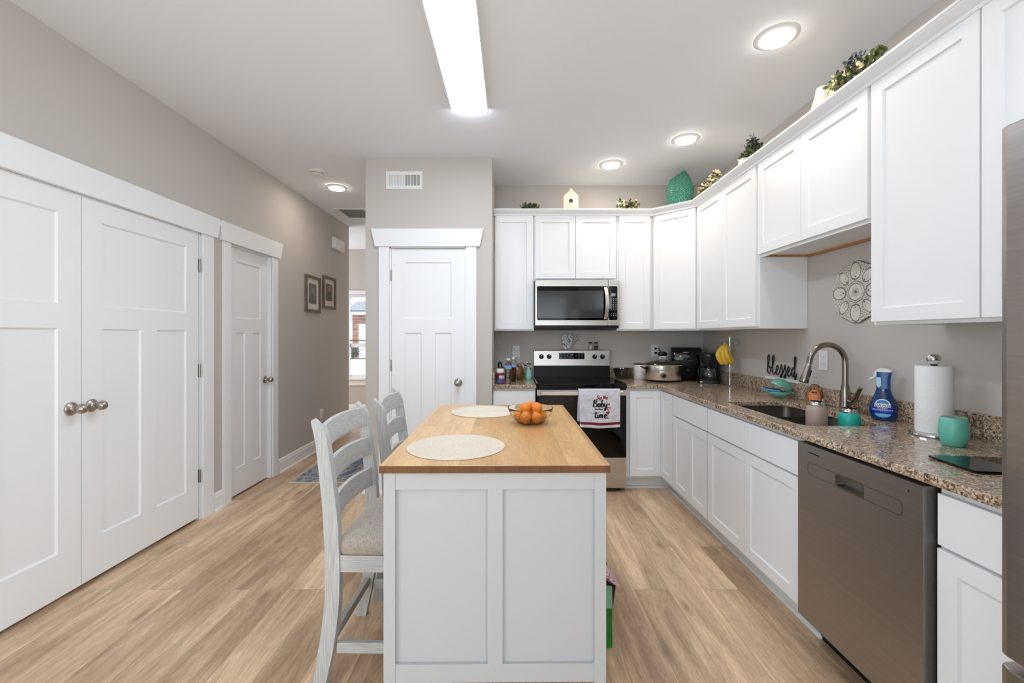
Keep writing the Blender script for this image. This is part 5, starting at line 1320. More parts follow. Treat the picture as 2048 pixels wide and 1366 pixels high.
mb = MB(); mb.T = Tw; mb.loft([[(0.066, -0.012, -0.006), (0.066, 0.012, -0.006), (0.066, 0.012, 0.008), (0.066, -0.012, 0.008)], [(0.088, -0.016, -0.012), (0.088, 0.016, -0.012), (0.088, 0.016, -0.006), (0.088, -0.016, -0.006)]]); build('tail', mb, M_SHELL, t, bev=0.002)
sp = thing('sponge', (WC[0] - 0.04, WC[1], Z + 0.04), 'blue sponge with a dark scrub side held in the green shell holder', 'sponge')
Ts = Tw @ Matrix.Translation((-0.045, 0, 0.002)) @ Matrix.Rotation(math.radians(6), 4, 'Y')
mb = MB(); mb.T = Ts; mb.box(-0.055, 0.05, -0.030, 0.030, 0.001, 0.014); build('foam', mb, mat('sponge_blue', (70, 150, 205), 0.9, noise=0.08, scale=80, bump=0.4), sp, bev=0.003)
mb = MB(); mb.T = Ts; mb.box(-0.040, 0.05, -0.028, 0.028, 0.0142, 0.019); build('scrub_pad', mb, mat('scrub_grey', (62, 78, 96), 0.95, noise=0.2, scale=150, bump=0.5), sp, bev=0.001)
# hand soap
HS = (1.812, 2.555)
t = thing('soap_bottle', (HS[0], HS[1], Z), 'clear hand soap bottle with a round orange label against the backsplash', 'soap bottle')
Th = Matrix.Translation((HS[0], HS[1], Z)) @ Matrix.Rotation(math.radians(-38), 4, 'Z')
mb = MB(); mb.T = Th; mb.lathe([(0.002, 0), (0.036, 0), (0.042, 0.008), (0.045, 0.04), (0.043, 0.075), (0.034, 0.105), (0.020, 0.122), (0.012, 0.128), (0.002, 0.1282)], seg=32, sy=0.62); build('body', mb, glassy('amber_soap', (255, 214, 170), 0.03), t, smooth=True)
mb = MB(); mb.T = Th; mb.lathe([(0.013, 0.1285), (0.014, 0.140), (0.005, 0.142), (0.004, 0.160), (0.011, 0.162), (0.011, 0.170), (0.002, 0.171)], seg=16); mb.tube([(0, 0, 0.166), (-0.02, -0.012, 0.167), (-0.036, -0.02, 0.160)], 0.0045, 8); build('pump', mb, M_PET, t, smooth=True)
M_ORL = mat('orange_label', (232, 132, 62), 0.5, noise=0.25, scale=25)
mb = MB(); mb.T = Th
def surf(u, v, off, sy=0.62, R=0.045):
    x = u; y = -math.sqrt(max(0, 1 - (u / R) ** 2)) * R * sy - off; return (x, y, v)
n = 28
cid = mb.P(surf(0, 0.055, 0.0012))
ring = [mb.P(surf(0.030 * math.cos(2 * PI * k / n), 0.055 + 0.042 * math.sin(2 * PI * k / n), 0.0012)) for k in range(n)]
mid_ = [mb.P(surf(0.015 * math.cos(2 * PI * k / n), 0.055 + 0.021 * math.sin(2 * PI * k / n), 0.0012)) for k in range(n)]
for k in range(n): mb.F(ring[k], ring[(k + 1) % n], mid_[(k + 1) % n], mid_[k]); mb.F(mid_[k], mid_[(k + 1) % n], cid)
lb = build('label', mb, M_ORL, t, smooth=True)
mb = MB(); mb.T = Th
def patch(mb, u0, u1, v0, v1, off, f=surf):
    for k in range(6):
        a, b_ = u0 + (u1 - u0) * k / 6, u0 + (u1 - u0) * (k + 1) / 6
        mb.F(*[mb.P(f(*q, off)) for q in ((a, v0), (b_, v0), (b_, v1), (a, v1))])
mb.use(mat('navy_print', (40, 48, 110), 0.5)); patch(mb, -0.014, 0.014, 0.076, 0.086, 0.002)
mb.use(mat('pale_print', (244, 214, 196), 0.5)); patch(mb, -0.016, 0.016, 0.058, 0.061, 0.002); patch(mb, -0.018, 0.018, 0.048, 0.050, 0.002); patch(mb, -0.014, 0.014, 0.040, 0.042, 0.002)
build('label_print', mb, None, lb)
# faucet
FX, FY = 1.828, 2.34
t = thing('kitchen_faucet', (FX, FY, Z), 'brushed nickel gooseneck pull-down faucet behind the sink', 'faucet')
M_FAU = mat('brushed_nickel_faucet', (150, 142, 133), 0.24, 1.0, noise=0.04, scale=40)
mb = MB(); mb.lathe([(0.002, 0), (0.029, 0), (0.030, 0.004), (0.0275, 0.010), (0.0265, 0.06), (0.0225, 0.11), (0.0175, 0.148), (0.0165, 0.152)], (FX, FY, Z), 28); build('body', mb, M_FAU, t, smooth=True)
R_ = 0.0975
pts = [(FX, FY, Z + 0.150), (FX, FY, Z + 0.20), (FX, FY, Z + 0.262)]
for k in range(1, 15):
    a = PI * k / 15; pts.append((FX - R_ + R_ * math.cos(a), FY, Z + 0.270 + R_ * math.sin(a)))
pts.append((FX - 2 * R_ - 0.004, FY, Z + 0.262))
mb = MB(); mb.tube(catmull(pts, 2), 0.0145, 16); build('spout', mb, M_FAU, t, smooth=True)
p0 = Vector(pts[-1]); d_ = Vector((-0.30, 0, -1)).normalized()
mb = MB(); mb.tube([p0, p0 + d_ * 0.008], 0.0145, 16); build('collar', mb, M_CHROME, t, smooth=True)
mb = MB(); mb.tube([p0 + d_ * 0.008, p0 + d_ * 0.04, p0 + d_ * 0.075, p0 + d_ * 0.102, p0 + d_ * 0.106], [0.0145, 0.018, 0.021, 0.0235, 0.021], 20); sh_ = build('spray_head', mb, M_FAU, t, smooth=True)
mb = MB(); q = p0 + d_ * 0.052 + Vector((0.006, -0.0195, 0)); mb.tube([q - d_ * 0.018, q + d_ * 0.018], 0.0065, 10); build('spray_button', mb, mat('navy_button', (30, 32, 58), 0.3), sh_, smooth=True)
mb = MB(); mb.tube(catmull([(FX, FY - 0.018, Z + 0.062), (FX - 0.002, FY - 0.045, Z + 0.058), (FX - 0.004, FY - 0.068, Z + 0.072), (FX - 0.004, FY - 0.088, Z + 0.11), (FX - 0.002, FY - 0.105, Z + 0.142)]), [0.013] * 8 + [0.0115] * 8 + [0.0105] * 9, 12); build('lever_handle', mb, M_FAU, t, smooth=True)
# flasks in the sink
def flask(x, y, r, ztop, body_m, label):
    t = thing('drink_flask', (x, y, 0.7008), label, 'flask')
    z0 = 0.7008; h = ztop - z0
    pr = [(0.002, 0), (r - 0.004, 0), (r, 0.005), (r, h - 0.052), (r * 0.97, h - 0.040), (r * 0.86, h - 0.026), (r * 0.80, h - 0.022), (0.002, h - 0.0215)]
    build('body', MB().lathe(pr, (x, y, z0), 36), body_m, t, smooth=True)
    nr = r * 0.70
    pr = [(nr, h - 0.0213), (nr, h - 0.017), (nr + 0.0012, h - 0.015), (nr, h - 0.013), (nr, h - 0.010), (nr + 0.0012, h - 0.008), (nr, h - 0.006), (nr, h), (nr - 0.003, h), (nr - 0.003, h - 0.02), (0.002, h - 0.02)]
    build('neck', MB().lathe(pr, (x, y, z0), 36), M_CHROME, t, smooth=True)
flask(1.503, 2.105, 0.0455, 1.008, mat('taupe_powder_coat', (168, 148, 136), 0.5, noise=0.03), 'taupe powder coated flask without lid standing in the sink')
flask(1.640, 2.075, 0.0455, 0.979, mat('turquoise_powder_coat', (38, 178, 164), 0.42, noise=0.03), 'turquoise flask without lid standing in the sink')
# dish spray bottle
SP = (1.832, 2.105)
Tq = Matrix.Translation((SP[0], SP[1], Z)) @ Matrix.Rotation(math.radians(-47), 4, 'Z')
t = thing('dish_spray_bottle', (SP[0], SP[1], Z), 'blue dish soap spray bottle with a white trigger top beside the faucet', 'spray bottle')
M_BLUE = mat('translucent_blue', (6, 52, 104), 0.18, noise=0.15, scale=12, coat=0.3)
prof = [(0.036, 0.0), (0.044, 0.003), (0.053, 0.03), (0.0555, 0.055), (0.053, 0.078), (0.044, 0.105), (0.033, 0.13), (0.0275, 0.15), (0.0265, 0.156)]
mb = MB(); mb.T = Tq; mb.lathe([(0.002, 0)] + prof + [(0.002, 0.1562)], seg=40, sy=0.55); build('bottle_body', mb, M_BLUE, t, smooth=True)
mb = MB(); mb.T = Tq; rings = []
for z, a, b_ in ((0.157, -0.028, 0.028), (0.175, -0.027, 0.027), (0.20, -0.024, 0.027), (0.225, -0.025, 0.030), (0.238, -0.026, 0.034)):
    rings.append([(x, y, z) for x, y in rrect(a, b_, -0.016, 0.016, 0.012, 4)])
mb.loft(rings); build('trigger_head', mb, mat('head_blue', (12, 76, 142), 0.3), t, smooth=True)
mb = MB(); mb.T = Tq; rings = []
for z, a, b_ in ((0.2385, -0.029, 0.036), (0.246, -0.030, 0.037), (0.253, -0.022, 0.026), (0.256, -0.012, 0.014)):
    rings.append([(x, y, z) for x, y in rrect(a, b_, -0.018, 0.018, 0.012, 4)])
mb.loft(rings); build('white_cap', mb, M_WHITEP, t, smooth=True)
mb = MB(); mb.T = Tq; mb.tube(catmull([(-0.026, 0, 0.238), (-0.030, 0, 0.222), (-0.034, 0, 0.212), (-0.052, 0, 0.200)]), [0.006] * 6 + [0.005] * 6 + [0.0035] * 7, 8, flat=1.3); build('trigger', mb, M_WHITEP, t, smooth=True)
def bsurf(u, v, off):
    R = None
    for (r0, z0), (r1, z1) in zip(prof, prof[1:]):
        if z0 <= v <= z1: R = r0 + (r1 - r0) * (v - z0) / (z1 - z0); break
    R = R or 0.03
    return (u, -math.sqrt(max(0.0, 1 - (u / R) ** 2)) * R * 0.55 - off, v)
def disc(mb, cu, cv, ru, rv, off, a0=0, a1=2 * PI, n=24):
    c0 = mb.P(bsurf(cu, cv, off)); r2 = []; r1 = []
    for k in range(n + 1):
        a = a0 + (a1 - a0) * k / n
        r1.append(mb.P(bsurf(cu + 0.5 * ru * math.cos(a), cv + 0.5 * rv * math.sin(a), off))); r2.append(mb.P(bsurf(cu + ru * math.cos(a), cv + rv * math.sin(a), off)))
    for k in range(n): mb.F(c0, r1[k], r1[k + 1]); mb.F(r1[k], r2[k], r2[k + 1], r1[k + 1])
mb = MB(); mb.T = Tq
mb.use(mat('royal_blue_label', (14, 52, 170), 0.35)); disc(mb, 0, 0.055, 0.040, 0.042, 0.0012)
mb.use(mat('pale_blue_label', (120, 196, 232), 0.4)); disc(mb, 0, 0.036, 0.031, 0.018, 0.0018, PI, 2 * PI)
mb.use(M_WHITEP); disc(mb, 0, 0.080, 0.029, 0.027, 0.0018, 0, PI)
mb.use(M_WHITEP); patch(mb, -0.031, 0.031, 0.068, 0.0845, 0.0021, bsurf); mb.use(mat('mid_blue_label', (40, 130, 200), 0.4)); disc(mb, 0, 0.0855, 0.023, 0.017, 0.0027, 0, PI)
lb = build('label', mb, None, t)
def on_bottle(txt, size, v, m, nm):
    mb = MB(); text_into(mb, txt, Matrix(), size, 0.0)
    mb.v = [tuple(Tq @ Vector(bsurf(p[0], p[1] + v, 0.0032))) for p in mb.v]
    build(nm, mb, m, lb)
on_bottle('DAWN', 0.0185, 0.0705, mat('navy_print', (30, 40, 110), 0.5), 'brand_lettering')
on_bottle('PLATINUM', 0.0078, 0.0605, M_WHITEP, 'small_lettering')
on_bottle('POWERWASH', 0.0118, 0.0500, M_WHITEP, 'white_lettering')
mb = MB(); mb.T = Tq
c_ = [mb.P((u, -0.0172, v)) for u, v in ((-0.024, 0.212), (-0.008, 0.212), (-0.006, 0.172), (-0.016, 0.160), (-0.024, 0.170))]; mb.F(*c_); build('neck_tag', mb, mat('pale_cyan_tag', (170, 220, 238), 0.4), t)
# paper towels
PT = (1.765, 1.785)
t = thing('paper_towel_holder', (PT[0], PT[1], Z), 'chrome paper towel holder with ball top between spray bottle and tumbler', 'paper towel holder')
mb = MB(); mb.lathe([(0.002, 0), (0.076, 0), (0.080, 0.004), (0.078, 0.010), (0.070, 0.014), (0.002, 0.015)], (PT[0], PT[1], Z), 48); build('base', mb, M_CHROME, t, smooth=True)
build('post', MB().lathe([(0.006, 0.015), (0.006, 0.296)], (PT[0], PT[1], Z), 12), M_CHROME, t, smooth=True)
build('finial', MB().lathe([(0.010, 0.292), (0.014, 0.298), (0.0225, 0.312), (0.024, 0.320), (0.021, 0.332), (0.012, 0.339), (0.002, 0.341)], (PT[0], PT[1], Z), 28), M_CHROME, t, smooth=True)
M_PTW = mat('quilted_paper', (240, 240, 238), 0.95, noise=0.01, scale=30, bump=0.9, bscale=90)
mb = MB(); mb.lathe([(0.019, 0.0155), (0.058, 0.0155), (0.0595, 0.018), (0.0595, 0.288), (0.058, 0.2905), (0.019, 0.2905)], (PT[0], PT[1], Z), 64, cap=False); rl = build('paper_roll', mb, M_PTW, smooth=True); tag(rl, 'full white quilted paper towel roll on the chrome holder', 'paper towels')
build('cardboard_core', MB().lathe([(0.0185, 0.016), (0.019, 0.2904), (0.017, 0.2904), (0.0165, 0.016)], (PT[0], PT[1], Z), 32, cap=False), mat('cardboard', (170, 140, 108), 0.9), rl, smooth=True)
# tumbler and glass board
t = thing('stemless_tumbler', (1.672, 1.615, Z), 'mint green stemless tumbler in front of the paper towels', 'tumbler')
pr = [(0.002, 0), (0.026, 0), (0.033, 0.006), (0.041, 0.03), (0.0435, 0.052), (0.042, 0.078), (0.038, 0.106), (0.0365, 0.1075), (0.0355, 0.1065), (0.039, 0.078), (0.0405, 0.052), (0.038, 0.03), (0.03, 0.010), (0.002, 0.008)]
build('cup', MB().lathe(pr, (1.672, 1.615, Z), 44), mat('mint_powder_coat', (104, 188, 168), 0.38, noise=0.03), t, smooth=True)
build('steel_lining', MB().lathe([(0.0348, 0.1055), (0.0383, 0.078), (0.0398, 0.052), (0.0372, 0.031), (0.0293, 0.0112), (0.002, 0.0095)], (1.672, 1.615, Z), 44), M_STEEL, t, smooth=True)
Tb = Matrix.Translation((1.42, 1.462, 0)) @ Matrix.Rotation(math.radians(-8), 4, 'Z')
t = thing('glass_board', (1.55, 1.36, Z), 'dark glossy glass board lying flat at the end of the granite', 'cutting board')
mb = MB(); mb.T = Tb; mb.prism(rrect(0.0, 0.26, -0.178, 0.0, 0.012), Z + 0.003, Z + 0.009); build('glass_sheet', mb, M_BLKGLASS, t, bev=0.001)
for x, y in ((0.02, -0.02), (0.24, -0.02), (0.02, -0.158), (0.24, -0.158)):
    mb = MB(); mb.T = Tb; mb.lathe([(0.008, Z), (0.008, Z + 0.003)], (x, y, 0), 10); build('rubber_foot', mb, M_BLACK, t)


# ================================================================== wall medallion
MC = (2.362, 1.574)
def medal():
    m, nt, p = newmat('antiqued_white_medallion'); N, L = nt.nodes, nt.links
    at = N.new('ShaderNodeAttribute'); at.attribute_name = 'relief'
    L.new(ramp(nt, at.outputs['Fac'], [(0.0, (84, 78, 68)), (0.30, (150, 142, 128)), (0.48, (214, 208, 196)), (1.0, (226, 221, 210))]), p.inputs['Base Color']); p.inputs['Roughness'].default_value = 0.7
    return m
def relief(r, a):
    """0..1 carved height : petals, scrolls, beads and a centre boss"""
    R = r / 0.170; pet = abs(math.cos(4 * a)); h = 0.62
    if R < 0.04: return 0.05
    if R < 0.14: return 0.75 - 0.55 * (abs(math.sin(9 * a)) > 0.8)
    if R < 0.27: return 0.72
    if R < 0.30: return 0.15
    if R < 0.335: return 0.95
    if R < 0.36: return 0.2
    best = 9
    for big, w_, c_, l_ in ((0, 0.225, 0.68, 0.29), (1, 0.165, 0.68, 0.26)):
        step = PI / 2; off = PI / 4 if big else 0
        da = (a - off + step / 2) % step - step / 2
        best = min(best, math.hypot(math.sin(da) * R / w_, (R * math.cos(da) - c_) / l_))
        if best < 1 and abs(math.sin(da) * R) < 0.028 and abs(R - 0.50) < 0.030: return 0.12
        if best < 1 and abs(abs(math.sin(da) * R) - 0.05) < 0.012 and abs(R - 0.60) < 0.05: return 0.3
    if best < 0.86: return 0.80 + 0.12 * math.cos(best * 3)
    if best < 1.0: return 0.10
    sc_ = math.sin(30 * R + 2.0 * math.sin(16 * a)) * math.sin(24 * a + 4 * math.sin(14 * R))
    return 0.14 if abs(sc_) < 0.16 else 0.62 + 0.2 * abs(sc_)
mb = MB(); NR, NA = 80, 384; vals = []
def edge_r(a): return 0.170 * (0.925 + 0.075 * abs(math.cos(4 * a)) ** 0.6 + 0.022 * abs(math.sin(12 * a)))
ids = []
for j in range(NR + 1):
    row = []
    for k in range(NA):
        a = 2 * PI * k / NA; r = max(0.001, edge_r(a) * j / NR); h = relief(r * 0.170 / edge_r(a), a)
        if j >= NR - 1: h = 0.15
        row.append(mb.P((XR - 0.010 - 0.007 * h, MC[0] + r * math.cos(a), MC[1] + r * math.sin(a)))); vals.append(h)
    ids.append(row)
for a_, b_ in zip(ids, ids[1:]):
    for k in range(NA): mb.F(a_[k], a_[(k + 1) % NA], b_[(k + 1) % NA], b_[k])
back = []
for k in range(NA):
    a = 2 * PI * k / NA; r = edge_r(a); back.append(mb.P((XR - 0.002, MC[0] + r * math.cos(a), MC[1] + r * math.sin(a)))); vals.append(0.1)
for k in range(NA): mb.F(ids[-1][k], ids[-1][(k + 1) % NA], back[(k + 1) % NA], back[k])
mb.F(*back[::-1])
o = build('wall_medallion', mb, medal(), smooth=True, autosmooth=60)
at = o.data.attributes.new('relief', 'FLOAT', 'POINT'); at.data.foreach_set('value', vals)
tag(o, 'round carved antique white medallion on the wall above the sink', 'wall decoration')

# ================================================================== decorations on top of the cabinets
UT = UZ1 + 0.0005
def greenery(name, label, cat, center, z0, clusters, seed, pot=None, group=None):
    t = thing(name, (center[0], center[1], z0), label, cat, group)
    rg = random.Random(seed)
    mb = MB()
    for c, r, n, lf, ms, sq in clusters: foliage(mb, c, r, n, lf, rg, ms, sq)
    build('foliage', mb, None, t)
    mb = MB(); mb.use(M_STRIP)
    for c, r, n, lf, ms, sq in clusters: mb.tube(catmull([(center[0], center[1], z0 + (0.02 if not pot else pot[1] * 0.8)), ((center[0] + c[0]) / 2, (center[1] + c[1]) / 2, (z0 + c[2]) / 2 + 0.03), c]), 0.002, 5)
    build('stem', mb, mat('twig', (96, 82, 58), 0.8), t)
    return t
G1, G2 = [M_GREEN, M_DKGREEN, M_DKGREEN], [M_GREEN, M_CREAM_FL]
greenery('faux_greenery', 'small dark green sprig on the cabinets nearest the pantry wall', 'greenery', (0.155, 3.965), UT,
         [((0.13, 3.955, 2.52), 0.045, 60, 0.03, G1, (1, .8, .7)), ((0.20, 3.955, 2.525), 0.04, 50, 0.03, G1, (1.1, .8, .6)), ((0.16, 3.915, 2.505), 0.03, 40, 0.024, G1, (1, .4, .8))], 11)
t = thing('birdhouse_plaque', (0.55, 3.99, UT), 'flat cream birdhouse shaped plaque with a round hole', 'ornament')
mb = MB(); hx, hz = 0.55, UT
mb.prism([(hx - 0.069, hz), (hx + 0.069, hz), (hx + 0.069, hz + 0.178), (hx + 0.012, hz + 0.238), (hx + 0.010, hz + 0.246), (hx, hz + 0.250), (hx - 0.010, hz + 0.246), (hx - 0.014, hz + 0.226), (hx - 0.069, hz + 0.176)], 3.985, 3.997, axis='y'); M_CREAMP = mat('cream_painted_wood', (238, 226, 208), 0.6, noise=0.02)
bh = build('plaque', mb, M_CREAMP, t)
mb = MB(); mb.lathe([(0.019, -0.0004), (0.002, -0.0008)], (hx + 0.001, 3.985, hz + 0.132), 28, axis='y'); build('entrance_hole', mb, mat('hole_brown', (74, 64, 58), 0.9), bh)
mb = MB(); mb.lathe([(0.004, -0.0004), (0.001, -0.0006)], (hx, 3.985, hz + 0.232), 14, axis='y'); build('hang_hole', mb, mat('hole_tan', (170, 155, 135), 0.9), bh)
mb = MB(); text_into(mb, 'HOME', Matrix(((1, 0, 0, hx), (0, 0, -1, 3.9842), (0, 1, 0, hz + 0.066), (0, 0, 0, 1))), 0.034); build('lettering', mb, mat('faint_beige', (206, 192, 172), 0.6), bh)
t = greenery('faux_greenery', 'white flowered sprig in a small clear glass beside the birdhouse plaque', 'greenery', (1.07, 3.965), UT,
         [((1.02, 3.95, 2.545), 0.05, 70, 0.026, [M_CREAM_FL, M_DKGREEN, M_CREAM_FL], (1, .7, .8)), ((1.12, 3.95, 2.55), 0.05, 60, 0.028, [M_DKGREEN, M_GREEN, M_CREAM_FL], (1.2, .7, .8)), ((1.07, 3.945, 2.53), 0.04, 50, 0.026, G1, (1, .7, .8))], 12)
build('glass_cup', MB().lathe([(0.002, 0), (0.03, 0), (0.034, 0.05), (0.032, 0.05), (0.028, 0.004), (0.002, 0.004)], (1.07, 3.965, UT), 20), M_GLASS, t, smooth=True)
# teal vase
VX, VY = 1.520, 3.865
t = thing('teal_vase', (VX, VY, UT), 'large oval teal vase with raised petal texture on the corner cabinet', 'vase')
M_TEAL = mat('teal_glaze', (62, 136, 112), 0.22, noise=0.35, scale=40, coat=0.4)
hV = 0.342; Tv = Matrix.Translation((VX, VY, UT)) @ Matrix.Rotation(math.radians(-28), 4, 'Z')
mb = MB(); mb.T = Tv; NRr, NAa = 150, 260; rings = []
for j in range(NRr + 1):
    v = j / NRr; z = hV * v; rad = 0.045 + 0.072 * math.sin(PI * min(1, v * 0.93 + 0.05)) ** 0.75
    if v > 0.9: rad *= 1 - (v - 0.9) * 1.6
    ring = []
    for k in range(NAa):
        a = 2 * PI * k / NAa; x, y = math.cos(a), math.sin(a)
        # ridges radiating from the centre of each face
        fx, fz = x * rad, z - hV * 0.45
        th = math.atan2(fz, fx); dd = math.hypot(fx, fz)
        rowi = int(dd / 0.017); ph = PI * (rowi % 2)
        rid = 0.0065 * max(0.0, math.sin(th * (10 + 3 * rowi) + ph)) * math.sin(PI * ((dd / 0.017) % 1.0)) if abs(y) > 0.10 else 0
        rr_ = rad + 0.0; zz_ = z + (0.012 * (x - 0.3) * (v > 0.85) * (v - 0.85) / 0.15 * 2.2)
        ring.append((x * rr_, y * (rad * 0.62 + rid * 1.3), zz_))
    rings.append(ring)
lip = [(p[0] * 0.85, p[1] * 0.75, p[2] - 0.004) for p in rings[-1]]; inn = [(p[0] * 0.6, p[1] * 0.5, p[2] - 0.05) for p in rings[-1]]
mb.loft(rings + [lip, inn]); build('vase_body', mb, M_TEAL, t, smooth=True, autosmooth=80)
greenery('faux_greenery', 'cream flowered spray lying beside the teal vase', 'greenery', (1.66, 3.52), UT,
         [((1.62, 3.62, 2.56), 0.05, 80, 0.026, [M_CREAM_FL, M_CREAM_FL, M_GREEN], (.8, 1.2, .8)), ((1.63, 3.50, 2.585), 0.055, 90, 0.028, [M_CREAM_FL, M_GREEN, M_DKGREEN], (.8, 1.2, .8)), ((1.62, 3.40, 2.60), 0.05, 80, 0.026, [M_CREAM_FL, M_CREAM_FL, M_DKGREEN], (.8, 1, .8)), ((1.615, 3.55, 2.53), 0.035, 60, 0.028, G1, (.6, 1.3, .8))], 13)
M_WPOT = mat('white_ceramic_pot', (232, 228, 220), 0.35)
t = greenery('potted_plant', 'white pot of cream flowers and blue-grey leaves halfway along the cabinet tops', 'plant', (1.69, 3.03), UT,
         [((1.67, 3.08, 2.62), 0.035, 55, 0.024, [M_CREAM_FL, M_DKGREEN], (1, 1, .8)), ((1.665, 2.95, 2.625), 0.05, 150, 0.022, G1, (.8, 1.4, .8)), ((1.66, 2.91, 2.605), 0.045, 90, 0.022, G1, (.7, 1.4, .7)), ((1.67, 3.01, 2.655), 0.022, 30, 0.024, [M_GREY_LEAF], (1, 1, 1)), ((1.67, 2.965, 2.68), 0.03, 40, 0.026, [M_GREY_LEAF], (.8, .8, 1.4))], 14, pot=(0.05, 0.13))
build('pot', MB().lathe([(0.002, 0), (0.04, 0), (0.05, 0.02), (0.052, 0.10), (0.048, 0.135), (0.042, 0.135), (0.04, 0.11), (0.002, 0.11)], (1.68, 3.06, UT), 28), M_WPOT, t, smooth=True)
VB = (1.70, 2.335)
t = thing('ceramic_vase', (VB[0], VB[1], UT), 'beige ceramic vase with a pale grey neck on the cabinets above the sink', 'vase')
build('body', MB().lathe([(0.002, 0), (0.046, 0), (0.054, 0.01), (0.057, 0.07), (0.053, 0.13), (0.043, 0.165)], (VB[0], VB[1], UT), 32, cap=False), mat('blush_beige_glaze', (226, 206, 190), 0.5, noise=0.03, bump=0.3), t, smooth=True)
build('neck', MB().lathe([(0.043, 0.1652), (0.034, 0.205), (0.032, 0.225), (0.028, 0.225), (0.028, 0.18), (0.002, 0.17)], (VB[0], VB[1], UT), 32), mat('pale_grey_glaze', (212, 210, 208), 0.5), t, smooth=True)
M_WICK = weave('cream_wicker', (176, 150, 116), (226, 206, 176), 120)
t = greenery('potted_plant', 'trailing mixed greenery in a cream woven pot on the cabinets above the sink', 'plant', (1.70, 2.16), UT,
         [((1.66, 2.16, 2.61), 0.055, 190, 0.022, [M_CREAM_FL, M_DKGREEN, M_GREEN], (.7, 1.3, .8)), ((1.655, 2.07, 2.605), 0.055, 210, 0.024, G1 + [M_CREAM_FL], (.7, 1.3, .8)), ((1.65, 1.99, 2.60), 0.045, 170, 0.022, G1 + [M_CREAM_FL], (.7, 1.4, .7)),
          ((1.65, 1.93, 2.605), 0.028, 60, 0.022, [M_GREEN], (.6, 1.5, .8)), ((1.67, 2.08, 2.67), 0.03, 50, 0.024, [M_GREY_LEAF], (1, 1.2, .9)), ((1.63, 2.06, 2.56), 0.045, 150, 0.022, G1 + [M_CREAM_FL], (.3, 2.4, .7))], 15, pot=(0.05, 0.13))
build('woven_pot', MB().lathe([(0.002, 0), (0.05, 0), (0.060, 0.02), (0.062, 0.12), (0.058, 0.14), (0.05, 0.14), (0.05, 0.12), (0.002, 0.12)], (1.70, 2.19, UT), 32), M_WICK, t, smooth=True)

# ================================================================== ceiling fixtures
t = thing('ceiling_light', (-0.277, 2.22, ZC - 0.06), 'long linear wraparound ceiling light over the island', 'ceiling light')
mb = MB(); mb.box(-0.3925, -0.1625, 1.60, 2.825, ZC - 0.018, ZC - 0.0005)
for x in (-0.3985, -0.1625): mb.box(x, x + 0.006, 1.60, 2.825, ZC - 0.034, ZC - 0.0005)
build('housing', mb, M_WHITEP, t, bev=0.001)
mb = MB(); n = 14; rings = []
for y in (1.604, 2.820):
    rings.append([(-0.2775 + 0.1145 * math.copysign(abs(math.cos(PI + PI * k / n)) ** 1.0, math.cos(PI + PI * k / n)), y, ZC - 0.0185 - 0.032 * abs(math.sin(PI + PI * k / n)) ** 0.8) for k in range(n + 1)])
mb.loft(rings); build('acrylic_lens', mb, M_TUBE, t, smooth=True)
def can(x, y, label, first=None):
    if first is not None:
        c = copy_tree(first); c.location = (x, y, ZC); c['label'] = label; return c
    t = thing('recessed_light', (x, y, ZC), label, 'recessed light', 'round recessed ceiling lights')
    mb = MB(); mb.lathe([(0.106, -0.0005), (0.106, -0.002), (0.098, -0.006), (0.080, -0.013), (0.074, -0.016)], (x, y, ZC), 48, cap=False); build('trim_ring', mb, M_WHITEP, t, smooth=True)
    mb = MB(); mb.lathe([(0.0738, -0.0150), (0.072, -0.019), (0.05, -0.0215), (0.002, -0.022)], (x, y, ZC), 40); build('lens', mb, M_CAN, t, smooth=True)
    return t
c0 = can(0.869, 3.744, 'round recessed light in front of the microwave wall')
can(1.328, 3.266, 'round recessed light above the corner worktop', c0)
can(1.333, 2.15, 'round recessed light above the sink, the nearest one', c0)
can(-1.778, 4.328, 'round recessed light in the hall near the ceiling grille', c0)
t = thing('smoke_detector', (-1.788, 3.91, ZC - 0.04), 'round white smoke detector on the ceiling near the hall', 'smoke detector')
build('housing', MB().lathe([(0.069, -0.0005), (0.069, -0.008), (0.060, -0.012)], (-1.788, 3.91, ZC), 36), M_WHITEP, t, smooth=True)
build('cover', MB().lathe([(0.060, -0.0125), (0.058, -0.030), (0.040, -0.038), (0.002, -0.039)], (-1.788, 3.91, ZC), 36), M_WHITEP, t, smooth=True)
mb = MB(); mb.lathe([(0.0585, -0.020), (0.0600, -0.024), (0.058, -0.027)], (-1.788, 3.91, ZC), 36, cap=False); build('sensor_slot', mb, mat('slot_grey', (90, 90, 90), 0.7), t)
t = thing('return_air_grille', (-1.78, 5.235, ZC - 0.012), 'large white framed return air grille in the hall ceiling', 'air vent')
gx0, gx1, gy0, gy1 = -2.105, -1.42, 5.03, 5.44
mb = MB(); 
for a, b_, c_, d_ in ((gx0, gx1, gy0, gy0 + 0.028), (gx0, gx1, gy1 - 0.028, gy1), (gx0, gx0 + 0.045, gy0 + 0.028, gy1 - 0.028), (gx1 - 0.045, gx1, gy0 + 0.028, gy1 - 0.028), (-1.772, -1.752, gy0 + 0.028, gy1 - 0.028)): mb.box(a, b_, c_, d_, ZC - 0.012, ZC - 0.0005)
build('frame', mb, M_WHITEP, t)
mb = MB(); m_l = mat('louver_grey', (150, 150, 150), 0.6)
for k in range(26):
    y = gy0 + 0.034 + k * 0.0135; mb.box(gx0 + 0.045, gx1 - 0.045, y, y + 0.006, ZC - 0.010, ZC - 0.003)
build('louvers', mb, m_l, t)
build('filter', MB().box(gx0 + 0.045, gx1 - 0.045, gy0 + 0.028, gy1 - 0.028, ZC - 0.0025, ZC - 0.0008), mat('filter_grey', (96, 96, 96), 0.9), t)

